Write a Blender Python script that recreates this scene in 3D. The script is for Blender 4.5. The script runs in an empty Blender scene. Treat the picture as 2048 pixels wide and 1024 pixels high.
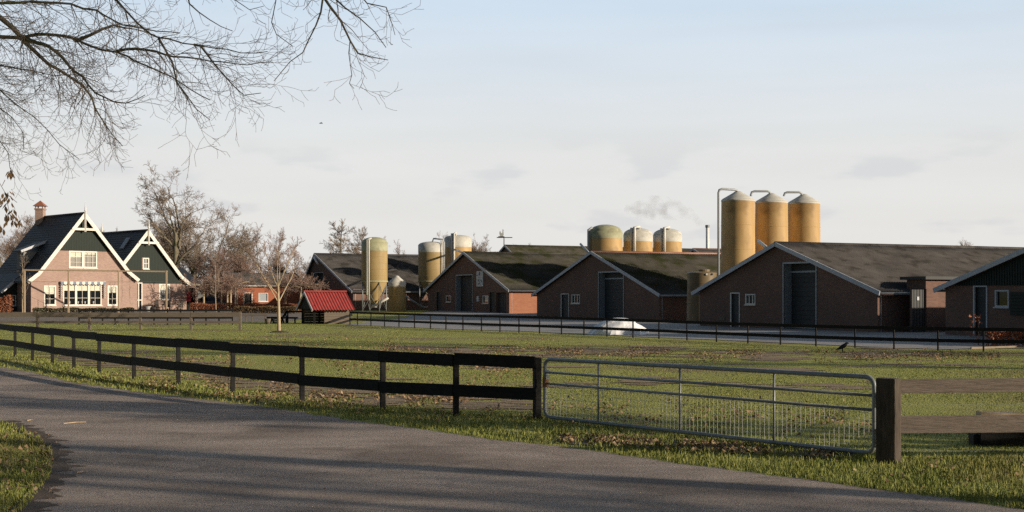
import bpy, math, random
import numpy as np
from mathutils import Vector, noise as NO
S = bpy.context.scene
COL = S.collection
# ------------------------------------------------------------------ camera, world, sun
F, HOR, CX, EYE = 2600.0, 592.0, 1024.0, 2.0
cam = bpy.data.objects.new('camera', bpy.data.cameras.new('camera')); COL.objects.link(cam)
cam.location = (0, 0, EYE); cam.rotation_euler = (math.radians(90), 0, 0)
cam.data.sensor_width = 36; cam.data.lens = 36 * F / 2048; cam.data.shift_y = (HOR - 512) / 2048
cam.data.clip_start = .1; cam.data.clip_end = 6000
S.camera = cam
SUN = Vector((.93, -.37, 0)).normalized(); ELEV = math.radians(14)
w = bpy.data.worlds.new('World'); S.world = w; w.use_nodes = True
nt = w.node_tree; nt.nodes.clear()
def N(t, typ, **k):
    n = t.nodes.new(typ)
    for a, b in k.items(): setattr(n, a, b)
    return n
sky = N(nt, 'ShaderNodeTexSky', sky_type='NISHITA', sun_disc=False, sun_elevation=ELEV,
        sun_rotation=math.atan2(SUN.x, SUN.y), air_density=1.0, dust_density=1.2, ozone_density=1.5)
bg = N(nt, 'ShaderNodeBackground'); bg.inputs[1].default_value = .05
nt.links.new(sky.outputs[0], bg.inputs[0])
# thin high haze and a few small grey clouds over the sky texture
tc = N(nt, 'ShaderNodeTexCoord')
sep = N(nt, 'ShaderNodeSeparateXYZ'); nt.links.new(tc.outputs['Generated'], sep.inputs[0])
hz = N(nt, 'ShaderNodeMapRange'); nt.links.new(sep.outputs[2], hz.inputs[0])
hz.inputs[1].default_value = -.02; hz.inputs[2].default_value = .34; hz.inputs[3].default_value = 1.0; hz.inputs[4].default_value = .97
mp = N(nt, 'ShaderNodeMapping'); nt.links.new(tc.outputs['Generated'], mp.inputs[0]); mp.inputs[3].default_value = (3, 3, 22)
no = N(nt, 'ShaderNodeTexNoise'); nt.links.new(mp.outputs[0], no.inputs[0]); no.inputs['Scale'].default_value = 1.3; no.inputs['Detail'].default_value = 6
st = N(nt, 'ShaderNodeMapRange'); nt.links.new(no.outputs[0], st.inputs[0])
st.inputs[1].default_value = .35; st.inputs[2].default_value = .7; st.inputs[3].default_value = -.035; st.inputs[4].default_value = .03
ad = N(nt, 'ShaderNodeMath', operation='ADD', use_clamp=True); nt.links.new(hz.outputs[0], ad.inputs[0]); nt.links.new(st.outputs[0], ad.inputs[1])
hr = N(nt, 'ShaderNodeValToRGB'); nt.links.new(sep.outputs[2], hr.inputs[0])
hr.color_ramp.elements[0].position = 0; hr.color_ramp.elements[0].color = (.80, .775, .74, 1)
hr.color_ramp.elements[1].position = .25; hr.color_ramp.elements[1].color = (.60, .745, .90, 1)
e = hr.color_ramp.elements.new(.11); e.color = (.79, .80, .79, 1)
bh = N(nt, 'ShaderNodeBackground'); nt.links.new(hr.outputs[0], bh.inputs[0]); bh.inputs[1].default_value = 1.0
# haze over the view, faded overhead and behind the camera to darken shaded walls
vd = N(nt, 'ShaderNodeVectorMath', operation='DOT_PRODUCT'); nt.links.new(tc.outputs['Generated'], vd.inputs[0]); vd.inputs[1].default_value = (.2, .98, 0)
az = N(nt, 'ShaderNodeMapRange', interpolation_type='SMOOTHSTEP'); nt.links.new(vd.outputs['Value'], az.inputs[0]); az.inputs[1].default_value = -.1; az.inputs[2].default_value = .75; az.inputs[3].default_value = .0
el = N(nt, 'ShaderNodeMapRange', interpolation_type='SMOOTHSTEP'); nt.links.new(sep.outputs[2], el.inputs[0]); el.inputs[1].default_value = .28; el.inputs[2].default_value = .7; el.inputs[3].default_value = 1; el.inputs[4].default_value = .25
m1 = N(nt, 'ShaderNodeMath', operation='MULTIPLY'); nt.links.new(ad.outputs[0], m1.inputs[0]); nt.links.new(az.outputs[0], m1.inputs[1])
m2 = N(nt, 'ShaderNodeMath', operation='MULTIPLY'); nt.links.new(m1.outputs[0], m2.inputs[0]); nt.links.new(el.outputs[0], m2.inputs[1])
mx = N(nt, 'ShaderNodeMixShader'); nt.links.new(m2.outputs[0], mx.inputs[0]); nt.links.new(bg.outputs[0], mx.inputs[1]); nt.links.new(bh.outputs[0], mx.inputs[2])
# small grey cumulus low in the sky
mp2 = N(nt, 'ShaderNodeMapping'); nt.links.new(tc.outputs['Generated'], mp2.inputs[0]); mp2.inputs[3].default_value = (11, 11, 34); mp2.inputs[1].default_value = (2.3, 0, .6)
n2 = N(nt, 'ShaderNodeTexNoise'); nt.links.new(mp2.outputs[0], n2.inputs[0]); n2.inputs['Scale'].default_value = 1; n2.inputs['Detail'].default_value = 4
c2 = N(nt, 'ShaderNodeMapRange', interpolation_type='SMOOTHSTEP'); nt.links.new(n2.outputs[0], c2.inputs[0])
c2.inputs[1].default_value = .54; c2.inputs[2].default_value = .66
lo = N(nt, 'ShaderNodeMapRange'); nt.links.new(sep.outputs[2], lo.inputs[0])
lo.inputs[1].default_value = .095; lo.inputs[2].default_value = .13; lo.inputs[3].default_value = .42; lo.inputs[4].default_value = 0
mu = N(nt, 'ShaderNodeMath', operation='MULTIPLY', use_clamp=True); nt.links.new(c2.outputs[0], mu.inputs[0]); nt.links.new(lo.outputs[0], mu.inputs[1])
bc = N(nt, 'ShaderNodeBackground'); bc.inputs[0].default_value = (.60, .61, .65, 1)
mx2 = N(nt, 'ShaderNodeMixShader'); nt.links.new(mu.outputs[0], mx2.inputs[0]); nt.links.new(mx.outputs[0], mx2.inputs[1]); nt.links.new(bc.outputs[0], mx2.inputs[2])
wo = N(nt, 'ShaderNodeOutputWorld'); nt.links.new(mx2.outputs[0], wo.inputs[0])
sl = bpy.data.lights.new('sun', 'SUN'); sl.energy = 5.0; sl.angle = math.radians(.5); sl.color = (1, .86, .68)
so = bpy.data.objects.new('sun', sl); COL.objects.link(so)
sd = Vector((SUN.x * math.cos(ELEV), SUN.y * math.cos(ELEV), math.sin(ELEV)))
so.rotation_euler = (-sd).to_track_quat('-Z', 'Y').to_euler()
vs = S.view_settings; vs.view_transform = 'Standard'; vs.look = 'None'; vs.exposure = 0; vs.gamma = 1

# ------------------------------------------------------------------ helpers
def sm(a, b, x):
    t = np.clip((np.asarray(x, float) - a) / (b - a), 0, 1); return t * t * (3 - 2 * t)
def gz(y): return .14 * sm(48, 66, y) + .35 * sm(104, 125, y)
def gzf(y): return float(gz(y))
def PX(px, Y): return (px - CX) / F * Y
def PZ(py, Y): return EYE + (HOR - py) / F * Y
def ground(px, py):
    Y = F * EYE / (py - HOR)
    for _ in range(30): Y = F * (EYE - gzf(Y)) / (py - HOR)
    return (PX(px, Y), Y, gzf(Y))
V3 = Vector
def root_loc(p):
    while p.parent: p = p.parent
    return p.location
class MB:
    def __init__(s): s.v = []; s.f = []
    def poly(s, pts):
        i = len(s.v); s.v += [tuple(p) for p in pts]; s.f.append(tuple(range(i, i + len(pts))))
    def hexa(s, p):  # 8 pts: bottom 4, top 4
        i = len(s.v); s.v += [tuple(q) for q in p]
        for q in ((3, 2, 1, 0), (4, 5, 6, 7), (0, 1, 5, 4), (1, 2, 6, 5), (2, 3, 7, 6), (3, 0, 4, 7)): s.f.append(tuple(i + k for k in q))
    def box(s, x0, x1, y0, y1, z0, z1):
        s.hexa([(x0, y0, z0), (x1, y0, z0), (x1, y1, z0), (x0, y1, z0), (x0, y0, z1), (x1, y0, z1), (x1, y1, z1), (x0, y1, z1)])
    def beam(s, a, b, wd, h, up=(0, 0, 1)):  # rectangular beam from a to b
        a, b = V3(a), V3(b); d = (b - a).normalized(); u = V3(up); sd = d.cross(u)
        if sd.length < 1e-4: sd = d.cross(V3((1, 0, 0)))
        sd.normalize(); u = sd.cross(d).normalized(); sd = sd * wd / 2; u = u * h / 2
        s.hexa([a - sd - u, a + sd - u, b + sd - u, b - sd - u, a - sd + u, a + sd + u, b + sd + u, b - sd + u])
    def tube(s, pts, r, n=8, cap=True):
        pts = [V3(p) for p in pts]; rs = r if isinstance(r, (list, tuple)) else [r] * len(pts)
        base = len(s.v); prev = None
        for k, p in enumerate(pts):
            d = (pts[min(k + 1, len(pts) - 1)] - pts[max(k - 1, 0)])
            if d.length < 1e-7: d = V3((0, 0, 1))
            d.normalize()
            if prev is None: a = d.orthogonal().normalized()
            else:
                a = prev - d * prev.dot(d); a = a.normalized() if a.length > 1e-5 else d.orthogonal().normalized()
            prev = a; b = d.cross(a)
            for j in range(n):
                t = 2 * math.pi * j / n; s.v.append(tuple(p + (a * math.cos(t) + b * math.sin(t)) * rs[k]))
        for k in range(len(pts) - 1):
            for j in range(n):
                j2 = (j + 1) % n
                s.f.append((base + k * n + j, base + k * n + j2, base + (k + 1) * n + j2, base + (k + 1) * n + j))
        if cap:
            s.f.append(tuple(base + j for j in reversed(range(n)))); e = base + (len(pts) - 1) * n; s.f.append(tuple(e + j for j in range(n)))
    def lathe(s, c, prof, n=32):
        base = len(s.v)
        for r, z in prof:
            for j in range(n):
                t = 2 * math.pi * j / n; s.v.append((c[0] + r * math.cos(t), c[1] + r * math.sin(t), c[2] + z))
        for k in range(len(prof) - 1):
            for j in range(n):
                j2 = (j + 1) % n; s.f.append((base + k * n + j, base + k * n + j2, base + (k + 1) * n + j2, base + (k + 1) * n + j))
    def grid(s, rows):
        base = len(s.v); m = len(rows[0])
        for r in rows: s.v += [tuple(p) for p in r]
        for i in range(len(rows) - 1):
            for j in range(m - 1): s.f.append((base + i * m + j, base + i * m + j + 1, base + (i + 1) * m + j + 1, base + (i + 1) * m + j))
    def build(s, name, mat, parent=None, smooth=False, uv=True, kind=None, label=None, bevel=0):
        off = V3((0, 0, 0)) if parent is None else root_loc(parent)
        me = bpy.data.meshes.new(name); me.from_pydata([(x - off.x, y - off.y, z - off.z) for x, y, z in s.v], [], s.f)
        if uv and len(s.f) < 60000:
            ul = me.uv_layers.new(name='UV'); data = np.zeros(len(me.loops) * 2)
            for p in me.polygons:
                n = p.normal
                if abs(n.z) > .95: t, b = V3((1, 0, 0)), V3((0, 1, 0))
                else:
                    t = V3((-n.y, n.x, 0)).normalized(); b = n.cross(t)
                for li in p.loop_indices:
                    c = V3(s.v[me.loops[li].vertex_index]); data[2 * li] = c.dot(t); data[2 * li + 1] = c.dot(b)
            ul.data.foreach_set('uv', data)
        if smooth: me.polygons.foreach_set('use_smooth', [True] * len(me.polygons))
        me.materials.append(mat); me.update()
        o = bpy.data.objects.new(name, me); COL.objects.link(o)
        if parent: o.parent = parent
        if kind: o['kind'] = kind
        if label: o['label'] = label
        if smooth == 'auto': pass
        if bevel:
            m = o.modifiers.new('bevel', 'BEVEL'); m.width = bevel; m.segments = 2; m.limit_method = 'ANGLE'
        return o
def np_mesh(name, verts, faces, mat, parent=None, kind=None, smooth=False):
    me = bpy.data.meshes.new(name); nv, nf = len(verts), len(faces); k = faces.shape[1]
    me.vertices.add(nv); me.vertices.foreach_set('co', np.ascontiguousarray(verts, np.float32).ravel())
    me.loops.add(nf * k); me.loops.foreach_set('vertex_index', np.ascontiguousarray(faces, np.int32).ravel())
    me.polygons.add(nf); me.polygons.foreach_set('loop_start', np.arange(0, nf * k, k, dtype=np.int32))
    me.update(calc_edges=True); me.validate()
    if smooth: me.polygons.foreach_set('use_smooth', [True] * len(me.polygons))
    me.materials.append(mat)
    o = bpy.data.objects.new(name, me); COL.objects.link(o)
    if parent: o.parent = parent
    if kind: o['kind'] = kind
    return o
def thing(name, label, cat, loc=(0, 0, 0), group=None):
    o = bpy.data.objects.new(name, None); COL.objects.link(o); o.location = loc; o.empty_display_size = .2
    o['label'] = label; o['category'] = cat
    if group: o['group'] = group
    return o
def tag(o, label, cat, group=None):
    o['label'] = label; o['category'] = cat
    if group: o['group'] = group
    return o
class Frame:  # a wall plane: origin O, horizontal U along it, V horizontal into the building
    def __init__(s, X, Y, U, Vv, zg):
        s.O = V3((X, Y, 0)); s.U = V3((U[0], U[1], 0)).normalized(); s.V = V3((Vv[0], Vv[1], 0)).normalized(); s.zg = zg
    def p(s, u, v, z): return s.O + s.U * u + s.V * v + V3((0, 0, z))
    def uz(s, px, py):
        k = (px - CX) / F; u = (k * s.O.y - s.O.x) / (s.U.x - k * s.U.y); Y = s.O.y + u * s.U.y
        return u, PZ(py, Y)
    def u(s, px): return s.uz(px, 0)[0]
    def z(s, px, py): return s.uz(px, py)[1]
    def rect(s, px0, px1, py0, py1):  # py0 top, py1 bottom -> u0,u1,z0,z1
        c = (px0 + px1) / 2; return s.u(px0), s.u(px1), s.z(c, py1), s.z(c, py0)
    def box(s, mb, u0, u1, v0, v1, z0, z1):
        mb.hexa([s.p(u0, v0, z0), s.p(u1, v0, z0), s.p(u1, v1, z0), s.p(u0, v1, z0), s.p(u0, v0, z1), s.p(u1, v0, z1), s.p(u1, v1, z1), s.p(u0, v1, z1)])
def wall(mb, fr, prof, z0, holes=(), v=0, back=True):
    """wall with a sloping top (prof, ascending u) and real openings: hole = (u0,u1,z0,z1,reveal depth)"""
    us = sorted(set([round(p[0], 4) for p in prof] + [round(h[i], 4) for h in holes for i in (0, 1)]))
    us = [u for u in us if prof[0][0] - 1e-4 <= u <= prof[-1][0] + 1e-4]
    top = lambda u: float(np.interp(u, [p[0] for p in prof], [p[1] for p in prof]))
    for a, b in zip(us[:-1], us[1:]):
        if b - a < 1e-4: continue
        hs = sorted([h for h in holes if h[0] <= a + 1e-3 and h[1] >= b - 1e-3], key=lambda h: h[2]); z = z0
        for h in hs:
            if h[2] > z + 1e-4: mb.poly([fr.p(a, v, z), fr.p(b, v, z), fr.p(b, v, h[2]), fr.p(a, v, h[2])])
            z = max(z, h[3])
        mb.poly([fr.p(a, v, z), fr.p(b, v, z), fr.p(b, v, top(b)), fr.p(a, v, top(a))])
    for h in holes:
        a, b, c, d, r = h
        mb.poly([fr.p(a, v, c), fr.p(a, v + r, c), fr.p(a, v + r, d), fr.p(a, v, d)]); mb.poly([fr.p(b, v, c), fr.p(b, v, d), fr.p(b, v + r, d), fr.p(b, v + r, c)])
        mb.poly([fr.p(a, v, d), fr.p(a, v + r, d), fr.p(b, v + r, d), fr.p(b, v, d)]); mb.poly([fr.p(a, v, c), fr.p(b, v, c), fr.p(b, v + r, c), fr.p(a, v + r, c)])

# ------------------------------------------------------------------ materials
def M(name, c1, c2=None, scale=3., rough=.8, bump=0., bscale=None, metal=0., stretch=(1, 1, 1), c3=None, s3=1., f3=.5, spec=.3, island=None, detail=5, uvc=False):
    m = bpy.data.materials.new(name); m.use_nodes = True; t = m.node_tree; b = t.nodes['Principled BSDF']
    b.inputs['Roughness'].default_value = rough; b.inputs['Metallic'].default_value = metal; b.inputs['Specular IOR Level'].default_value = spec
    if c2 is None and not bump and not island: b.inputs['Base Color'].default_value = (*c1, 1); return m
    tc = N(t, 'ShaderNodeTexCoord'); mp = N(t, 'ShaderNodeMapping'); t.links.new(tc.outputs['UV' if uvc else 'Object'], mp.inputs[0]); mp.inputs[3].default_value = stretch
    n = N(t, 'ShaderNodeTexNoise'); t.links.new(mp.outputs[0], n.inputs[0]); n.inputs['Scale'].default_value = scale; n.inputs['Detail'].default_value = detail; n.inputs['Roughness'].default_value = .65
    r = N(t, 'ShaderNodeMapRange'); t.links.new(n.outputs[0], r.inputs[0]); r.inputs[1].default_value = .3; r.inputs[2].default_value = .7
    mix = N(t, 'ShaderNodeMix', data_type='RGBA'); t.links.new(r.outputs[0], mix.inputs[0]); mix.inputs[6].default_value = (*c1, 1); mix.inputs[7].default_value = (*(c2 or c1), 1)
    out = mix.outputs[2]
    if c3:
        n3 = N(t, 'ShaderNodeTexNoise'); t.links.new(tc.outputs['Object'], n3.inputs[0]); n3.inputs['Scale'].default_value = s3; n3.inputs['Detail'].default_value = 6
        r3 = N(t, 'ShaderNodeMapRange'); t.links.new(n3.outputs[0], r3.inputs[0]); r3.inputs[1].default_value = f3; r3.inputs[2].default_value = f3 + .14
        m3 = N(t, 'ShaderNodeMix', data_type='RGBA'); t.links.new(r3.outputs[0], m3.inputs[0]); t.links.new(out, m3.inputs[6]); m3.inputs[7].default_value = (*c3, 1); out = m3.outputs[2]
    if island:
        g = N(t, 'ShaderNodeNewGeometry'); rp = N(t, 'ShaderNodeValToRGB'); t.links.new(g.outputs['Random Per Island'], rp.inputs[0])
        el = rp.color_ramp.elements; el[0].color = (*island[0], 1); el[1].color = (*island[-1], 1)
        for i, c in enumerate(island[1:-1]): q = el.new((i + 1) / (len(island) - 1)); q.color = (*c, 1)
        m4 = N(t, 'ShaderNodeMix', data_type='RGBA'); m4.inputs[0].default_value = .5 if name == 'grass_blades' else .7; t.links.new(out, m4.inputs[6]); t.links.new(rp.outputs[0], m4.inputs[7]); out = m4.outputs[2]
    t.links.new(out, b.inputs['Base Color'])
    if bump:
        nb = N(t, 'ShaderNodeTexNoise'); t.links.new(mp.outputs[0], nb.inputs[0]); nb.inputs['Scale'].default_value = bscale or scale * 4; nb.inputs['Detail'].default_value = 4
        bp = N(t, 'ShaderNodeBump'); bp.inputs['Strength'].default_value = bump; bp.inputs['Distance'].default_value = .05 if name == 'grass_ground' else .02; t.links.new(nb.outputs[0], bp.inputs['Height']); t.links.new(bp.outputs[0], b.inputs['Normal'])
    return m
def brick(name, c1, c2, mortar, bw=.22, bh=.065, ms=.009, stain=None):
    m = bpy.data.materials.new(name); m.use_nodes = True; t = m.node_tree; b = t.nodes['Principled BSDF']; b.inputs['Roughness'].default_value = .9; b.inputs['Specular IOR Level'].default_value = .2
    tc = N(t, 'ShaderNodeTexCoord'); br = N(t, 'ShaderNodeTexBrick'); t.links.new(tc.outputs['UV'], br.inputs[0])
    br.inputs['Color1'].default_value = (*c1, 1); br.inputs['Color2'].default_value = (*c2, 1); br.inputs['Mortar'].default_value = (*mortar, 1)
    br.inputs['Scale'].default_value = 1; br.inputs['Brick Width'].default_value = bw; br.inputs['Row Height'].default_value = bh; br.inputs['Mortar Size'].default_value = ms; br.inputs['Mortar Smooth'].default_value = .3; br.inputs['Bias'].default_value = -.1
    n = N(t, 'ShaderNodeTexNoise'); t.links.new(tc.outputs['Object'], n.inputs[0]); n.inputs['Scale'].default_value = .55; n.inputs['Detail'].default_value = 7
    r = N(t, 'ShaderNodeMapRange'); t.links.new(n.outputs[0], r.inputs[0]); r.inputs[1].default_value = .35; r.inputs[2].default_value = .7; r.inputs[3].default_value = 0; r.inputs[4].default_value = .55
    mix = N(t, 'ShaderNodeMix', data_type='RGBA'); t.links.new(r.outputs[0], mix.inputs[0]); t.links.new(br.outputs[0], mix.inputs[6]); mix.inputs[7].default_value = (*(stain or [x * .55 for x in c1]), 1)
    t.links.new(mix.outputs[2], b.inputs['Base Color'])
    bp = N(t, 'ShaderNodeBump'); bp.inputs['Strength'].default_value = .5; bp.inputs['Distance'].default_value = .008; bp.invert = True; t.links.new(br.outputs['Fac'], bp.inputs['Height']); t.links.new(bp.outputs[0], b.inputs['Normal'])
    return m
mt = {}
mt['grass_ground'] = M('grass_ground', (.29, .305, .075), (.38, .365, .115), .9, .95, 1.0, 22, c3=(.26, .195, .11), s3=.16, f3=.53, spec=.1)
def asphalt():
    m = M('asphalt', (.275, .218, .18), (.44, .362, .306), 1.0, .9, .9, 90, c3=(.215, .172, .144), s3=.42, f3=.5, spec=.2, stretch=(.55, 1.5, 1)); t = m.node_tree; b = t.nodes['Principled BSDF']
    src = b.inputs['Base Color'].links[0].from_socket; tc = N(t, 'ShaderNodeTexCoord')
    v = N(t, 'ShaderNodeTexNoise'); t.links.new(tc.outputs['Object'], v.inputs[0]); v.inputs['Scale'].default_value = 75; v.inputs['Detail'].default_value = 3   # stone grain
    r = N(t, 'ShaderNodeMapRange'); t.links.new(v.outputs[0], r.inputs[0]); r.inputs[1].default_value = .3; r.inputs[2].default_value = .7; r.inputs[3].default_value = .74; r.inputs[4].default_value = 1.26
    g = N(t, 'ShaderNodeMix', data_type='RGBA', blend_type='MULTIPLY'); g.inputs[0].default_value = 1; t.links.new(src, g.inputs[6]); t.links.new(r.outputs[0], g.inputs[7])
    w_ = N(t, 'ShaderNodeTexVoronoi', feature='DISTANCE_TO_EDGE'); mp = N(t, 'ShaderNodeMapping'); t.links.new(tc.outputs['Object'], mp.inputs[0]); mp.inputs[3].default_value = (.35, .8, 1)
    nn = N(t, 'ShaderNodeTexNoise'); t.links.new(mp.outputs[0], nn.inputs[0]); nn.inputs['Scale'].default_value = 1.5; nn.inputs['Detail'].default_value = 6
    ad_ = N(t, 'ShaderNodeMix', data_type='RGBA', blend_type='ADD'); ad_.inputs[0].default_value = .6; t.links.new(mp.outputs[0], ad_.inputs[6]); t.links.new(nn.outputs[1], ad_.inputs[7]); t.links.new(ad_.outputs[2], w_.inputs[0]); w_.inputs['Scale'].default_value = .9
    c = N(t, 'ShaderNodeMapRange'); t.links.new(w_.outputs[0], c.inputs[0]); c.inputs[1].default_value = 0; c.inputs[2].default_value = .012; c.inputs[3].default_value = .5; c.inputs[4].default_value = 1   # hairline cracks
    g2 = N(t, 'ShaderNodeMix', data_type='RGBA', blend_type='MULTIPLY'); g2.inputs[0].default_value = .55; t.links.new(g.outputs[2], g2.inputs[6]); t.links.new(c.outputs[0], g2.inputs[7]); t.links.new(g2.outputs[2], b.inputs['Base Color'])
    return m
mt['asphalt'] = asphalt()
mt['concrete'] = M('yard_concrete', (.26, .25, .245), (.35, .335, .325), .7, .85, .3, 60, c3=(.20, .19, .183), s3=.2, f3=.55)
mt['gravel'] = M('gravel', (.17, .14, .115), (.26, .22, .18), 1.5, .95, .6, 40)
mt['dirt'] = M('dirt', (.07, .05, .035), (.12, .085, .06), 6, .95, .8, 40)
mt['barn_brick'] = brick('barn_brick', (.26, .142, .106), (.175, .104, .082), (.20, .155, .13), stain=(.135, .092, .077))
mt['sunlit_side_brick'] = brick('sunlit_side_brick', (.47, .19, .105), (.37, .145, .085), (.34, .22, .16), stain=(.34, .14, .085))  # barn brick made brighter and more orange: sunlight painted into the side walls
mt['pink_brick'] = brick('pink_brick', (.45, .30, .25), (.31, .20, .168), (.47, .39, .335), stain=(.34, .235, .195))
mt['red_brick'] = brick('red_brick', (.45, .135, .065), (.38, .115, .06), (.28, .16, .11), stain=(.36, .12, .07))
mt['corr'] = M('corrugated_roof', (.078, .073, .070), (.14, .131, .124), .8, .95, .3, 12, c3=(.058, .053, .048), s3=1.1, f3=.52, spec=.15)
mt['corr2'] = M('mossy_roof', (.068, .064, .053), (.125, .115, .095), .8, .95, .3, 12, c3=(.055, .058, .026), s3=.7, f3=.48, spec=.15)
mt['tile'] = M('slate_tiles', (.022, .024, .032), (.04, .042, .05), 9, .6, .5, 25, spec=.4)
mt['white'] = M('white_paint', (.74, .70, .62), (.80, .77, .70), 3, .5)
mt['barge'] = M('grey_paint', (.50, .52, .57), (.60, .62, .66), 3, .6)
mt['greenboard'] = M('green_boards', (.016, .024, .020), (.026, .036, .030), 4, .7, stretch=(6, 6, .4))
mt['darkdoor'] = M('dark_door', (.045, .048, .05), (.065, .068, .07), 2, .6)
mt['steel'] = M('steel_frame', (.30, .34, .37), (.38, .42, .45), 3, .5, metal=.2)
mt['glass'] = M('window_glass', (.012, .015, .017), None, rough=.04, spec=.8)
mt['blind'] = M('pale_blind', (.62, .62, .50), (.68, .68, .57), 5, .9)
mt['silo'] = M('fibreglass', (.45, .29, .12), (.60, .405, .18), 1.6, .58, .06, 6, stretch=(1, 1, .22), c3=(.34, .215, .09), s3=.6, f3=.54, spec=.3)
mt['silo_olive'] = M('olive_fibreglass', (.33, .235, .10), (.43, .31, .14), 1.6, .6, .06, 6, stretch=(1, 1, .22), c3=(.30, .22, .08), s3=.6, f3=.56, spec=.4)
mt['dome'] = M('dome_white', (.52, .50, .44), (.68, .66, .59), 2.5, .6, c3=(.36, .35, .28), s3=1.6, f3=.6)
mt['dome_green'] = M('dome_green', (.36, .36, .22), (.46, .45, .29), 2.5, .6, c3=(.27, .27, .17), s3=1.3, f3=.56)
mt['pvc'] = M('pipe_pale', (.66, .64, .58), (.74, .72, .66), 4, .45)
mt['pipegrey'] = M('pipe_grey', (.36, .38, .40), (.45, .47, .48), 4, .45)
mt['galv'] = M('galvanised', (.20, .215, .22), (.30, .32, .325), 9, .5, metal=.3, spec=.4)
mt['chrome'] = M('bright_steel', (.78, .77, .75), (.85, .84, .82), 3, .35)
mt['wire'] = M('bright_wire', (.58, .58, .55), (.70, .70, .67), 9, .5, metal=.1)
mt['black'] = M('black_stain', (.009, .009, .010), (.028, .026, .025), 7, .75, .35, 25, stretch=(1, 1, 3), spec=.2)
mt['oldwood'] = M('weathered_wood', (.125, .10, .083), (.235, .19, .16), 5, .9, .7, 14, stretch=(.5, 3, 9), c3=(.11, .08, .06), s3=2.2, f3=.6)
mt['oldpost'] = M('weathered_post', (.038, .030, .025), (.115, .09, .07), 6, .9, .7, 16, stretch=(4, 4, .6), c3=(.08, .075, .045), s3=3, f3=.6)
mt['greywood'] = M('grey_wood', (.13, .105, .082), (.21, .175, .14), 4, .9, .4, 12, stretch=(.5, 3, 9))
mt['palewood'] = M('pale_wood', (.42, .31, .20), (.54, .42, .29), 3, .8, stretch=(4, 4, .4))
mt['red_roof'] = M('red_sheet', (.33, .042, .038), (.42, .075, .065), 2, .6, c3=(.27, .06, .05), s3=1.5, f3=.52)
mt['bark'] = M('bark_oak', (.15, .125, .09), (.23, .20, .145), 5, .95, .6, 14, stretch=(1, 1, .4), c3=(.105, .115, .05), s3=1.2, f3=.52)
mt['twig'] = M('twigs_brown', (.25, .20, .16), (.34, .27, .215), 1.2, .9)
mt['twigfg'] = M('twigs_near', (.30, .235, .19), (.42, .33, .265), 3, .9)
mt['twigpink'] = M('twigs_reddish', (.27, .18, .145), (.36, .25, .20), 1.2, .9)
mt['palebark'] = M('bark_pale', (.40, .31, .20), (.52, .42, .29), 4, .85, c3=(.34, .30, .17), s3=3, f3=.58)
mt['hedge'] = M('copper_hedge', (.30, .11, .06), (.42, .17, .09), 3, .9, island=[(.16, .06, .035), (.38, .14, .07), (.48, .23, .13)])
mt['blade'] = M('grass_blades', (.12, .17, .03), (.28, .28, .08), .35, .8, c3=(.24, .175, .085), s3=.22, f3=.52, island=[(.08, .12, .02), (.18, .225, .042), (.28, .285, .075), (.40, .35, .16)], spec=.2)
mt['leaf'] = M('dead_leaves', (.30, .19, .10), (.40, .27, .16), 3, .9, island=[(.10, .06, .035), (.22, .14, .08), (.32, .22, .13), (.46, .35, .23)])
mt['catkin'] = M('brown_leaves', (.30, .18, .085), (.42, .27, .14), 9, .9)
mt['soil'] = M('soil', (.06, .045, .035), (.10, .075, .055), 6, .95)
mt['whitesheet'] = M('white_sheet', (.86, .86, .87), (.93, .93, .93), 5, .6, .6, 6)
mt['crow'] = M('black_feathers', (.008, .008, .010), None, rough=.5)
mt['car'] = M('car_paint', (.05, .07, .12), None, rough=.25, spec=.6)
mt['tyre'] = M('tyre_rubber', (.015, .015, .015), None, rough=.9)
mt['plaster'] = M('grey_boards', (.23, .22, .215), (.29, .28, .27), 1.5, .8, stretch=(.3, .3, 8))
mt['vane'] = M('vane_metal', (.45, .47, .46), (.52, .54, .53), 3, .5)
mt['poster'] = M('poster_white', (.60, .62, .64), (.66, .68, .70), 4, .7)
mt['ink'] = M('poster_ink', (.12, .13, .15), (.20, .21, .23), 9, .8)
mt['orange'] = M('rusty_ridge', (.42, .17, .10), (.55, .34, .26), 1.2, .85)
mt['beige'] = M('machine_beige', (.52, .42, .30), (.60, .50, .37), 3, .6)
mt['garden'] = M('dark_rattan', (.05, .042, .038), (.08, .07, .06), 8, .8)
mt['redcloth'] = M('red_cloth', (.35, .04, .06), None, rough=.9)
mt['edging'] = M('edging_wood', (.24, .19, .14), (.32, .26, .20), 5, .9)
mt['pot'] = M('pale_pot', (.45, .45, .44), None, rough=.7)

# ------------------------------------------------------------------ ground
ys = np.concatenate([np.arange(-60, 8, 4), np.arange(8, 40, 1.0), np.arange(40, 140, 1.0), np.arange(140, 400, 20), [500, 800, 1500, 3500]])
xs = np.concatenate([[-3500, -1200, -500, -250], np.arange(-120, 121, 6), [250, 500, 1200, 3500]])
g = MB(); g.grid([[(x, y, gzf(y)) for x in xs] for y in ys]); g.build('ground', mt['grass_ground'], kind='structure', smooth=True)
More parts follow.
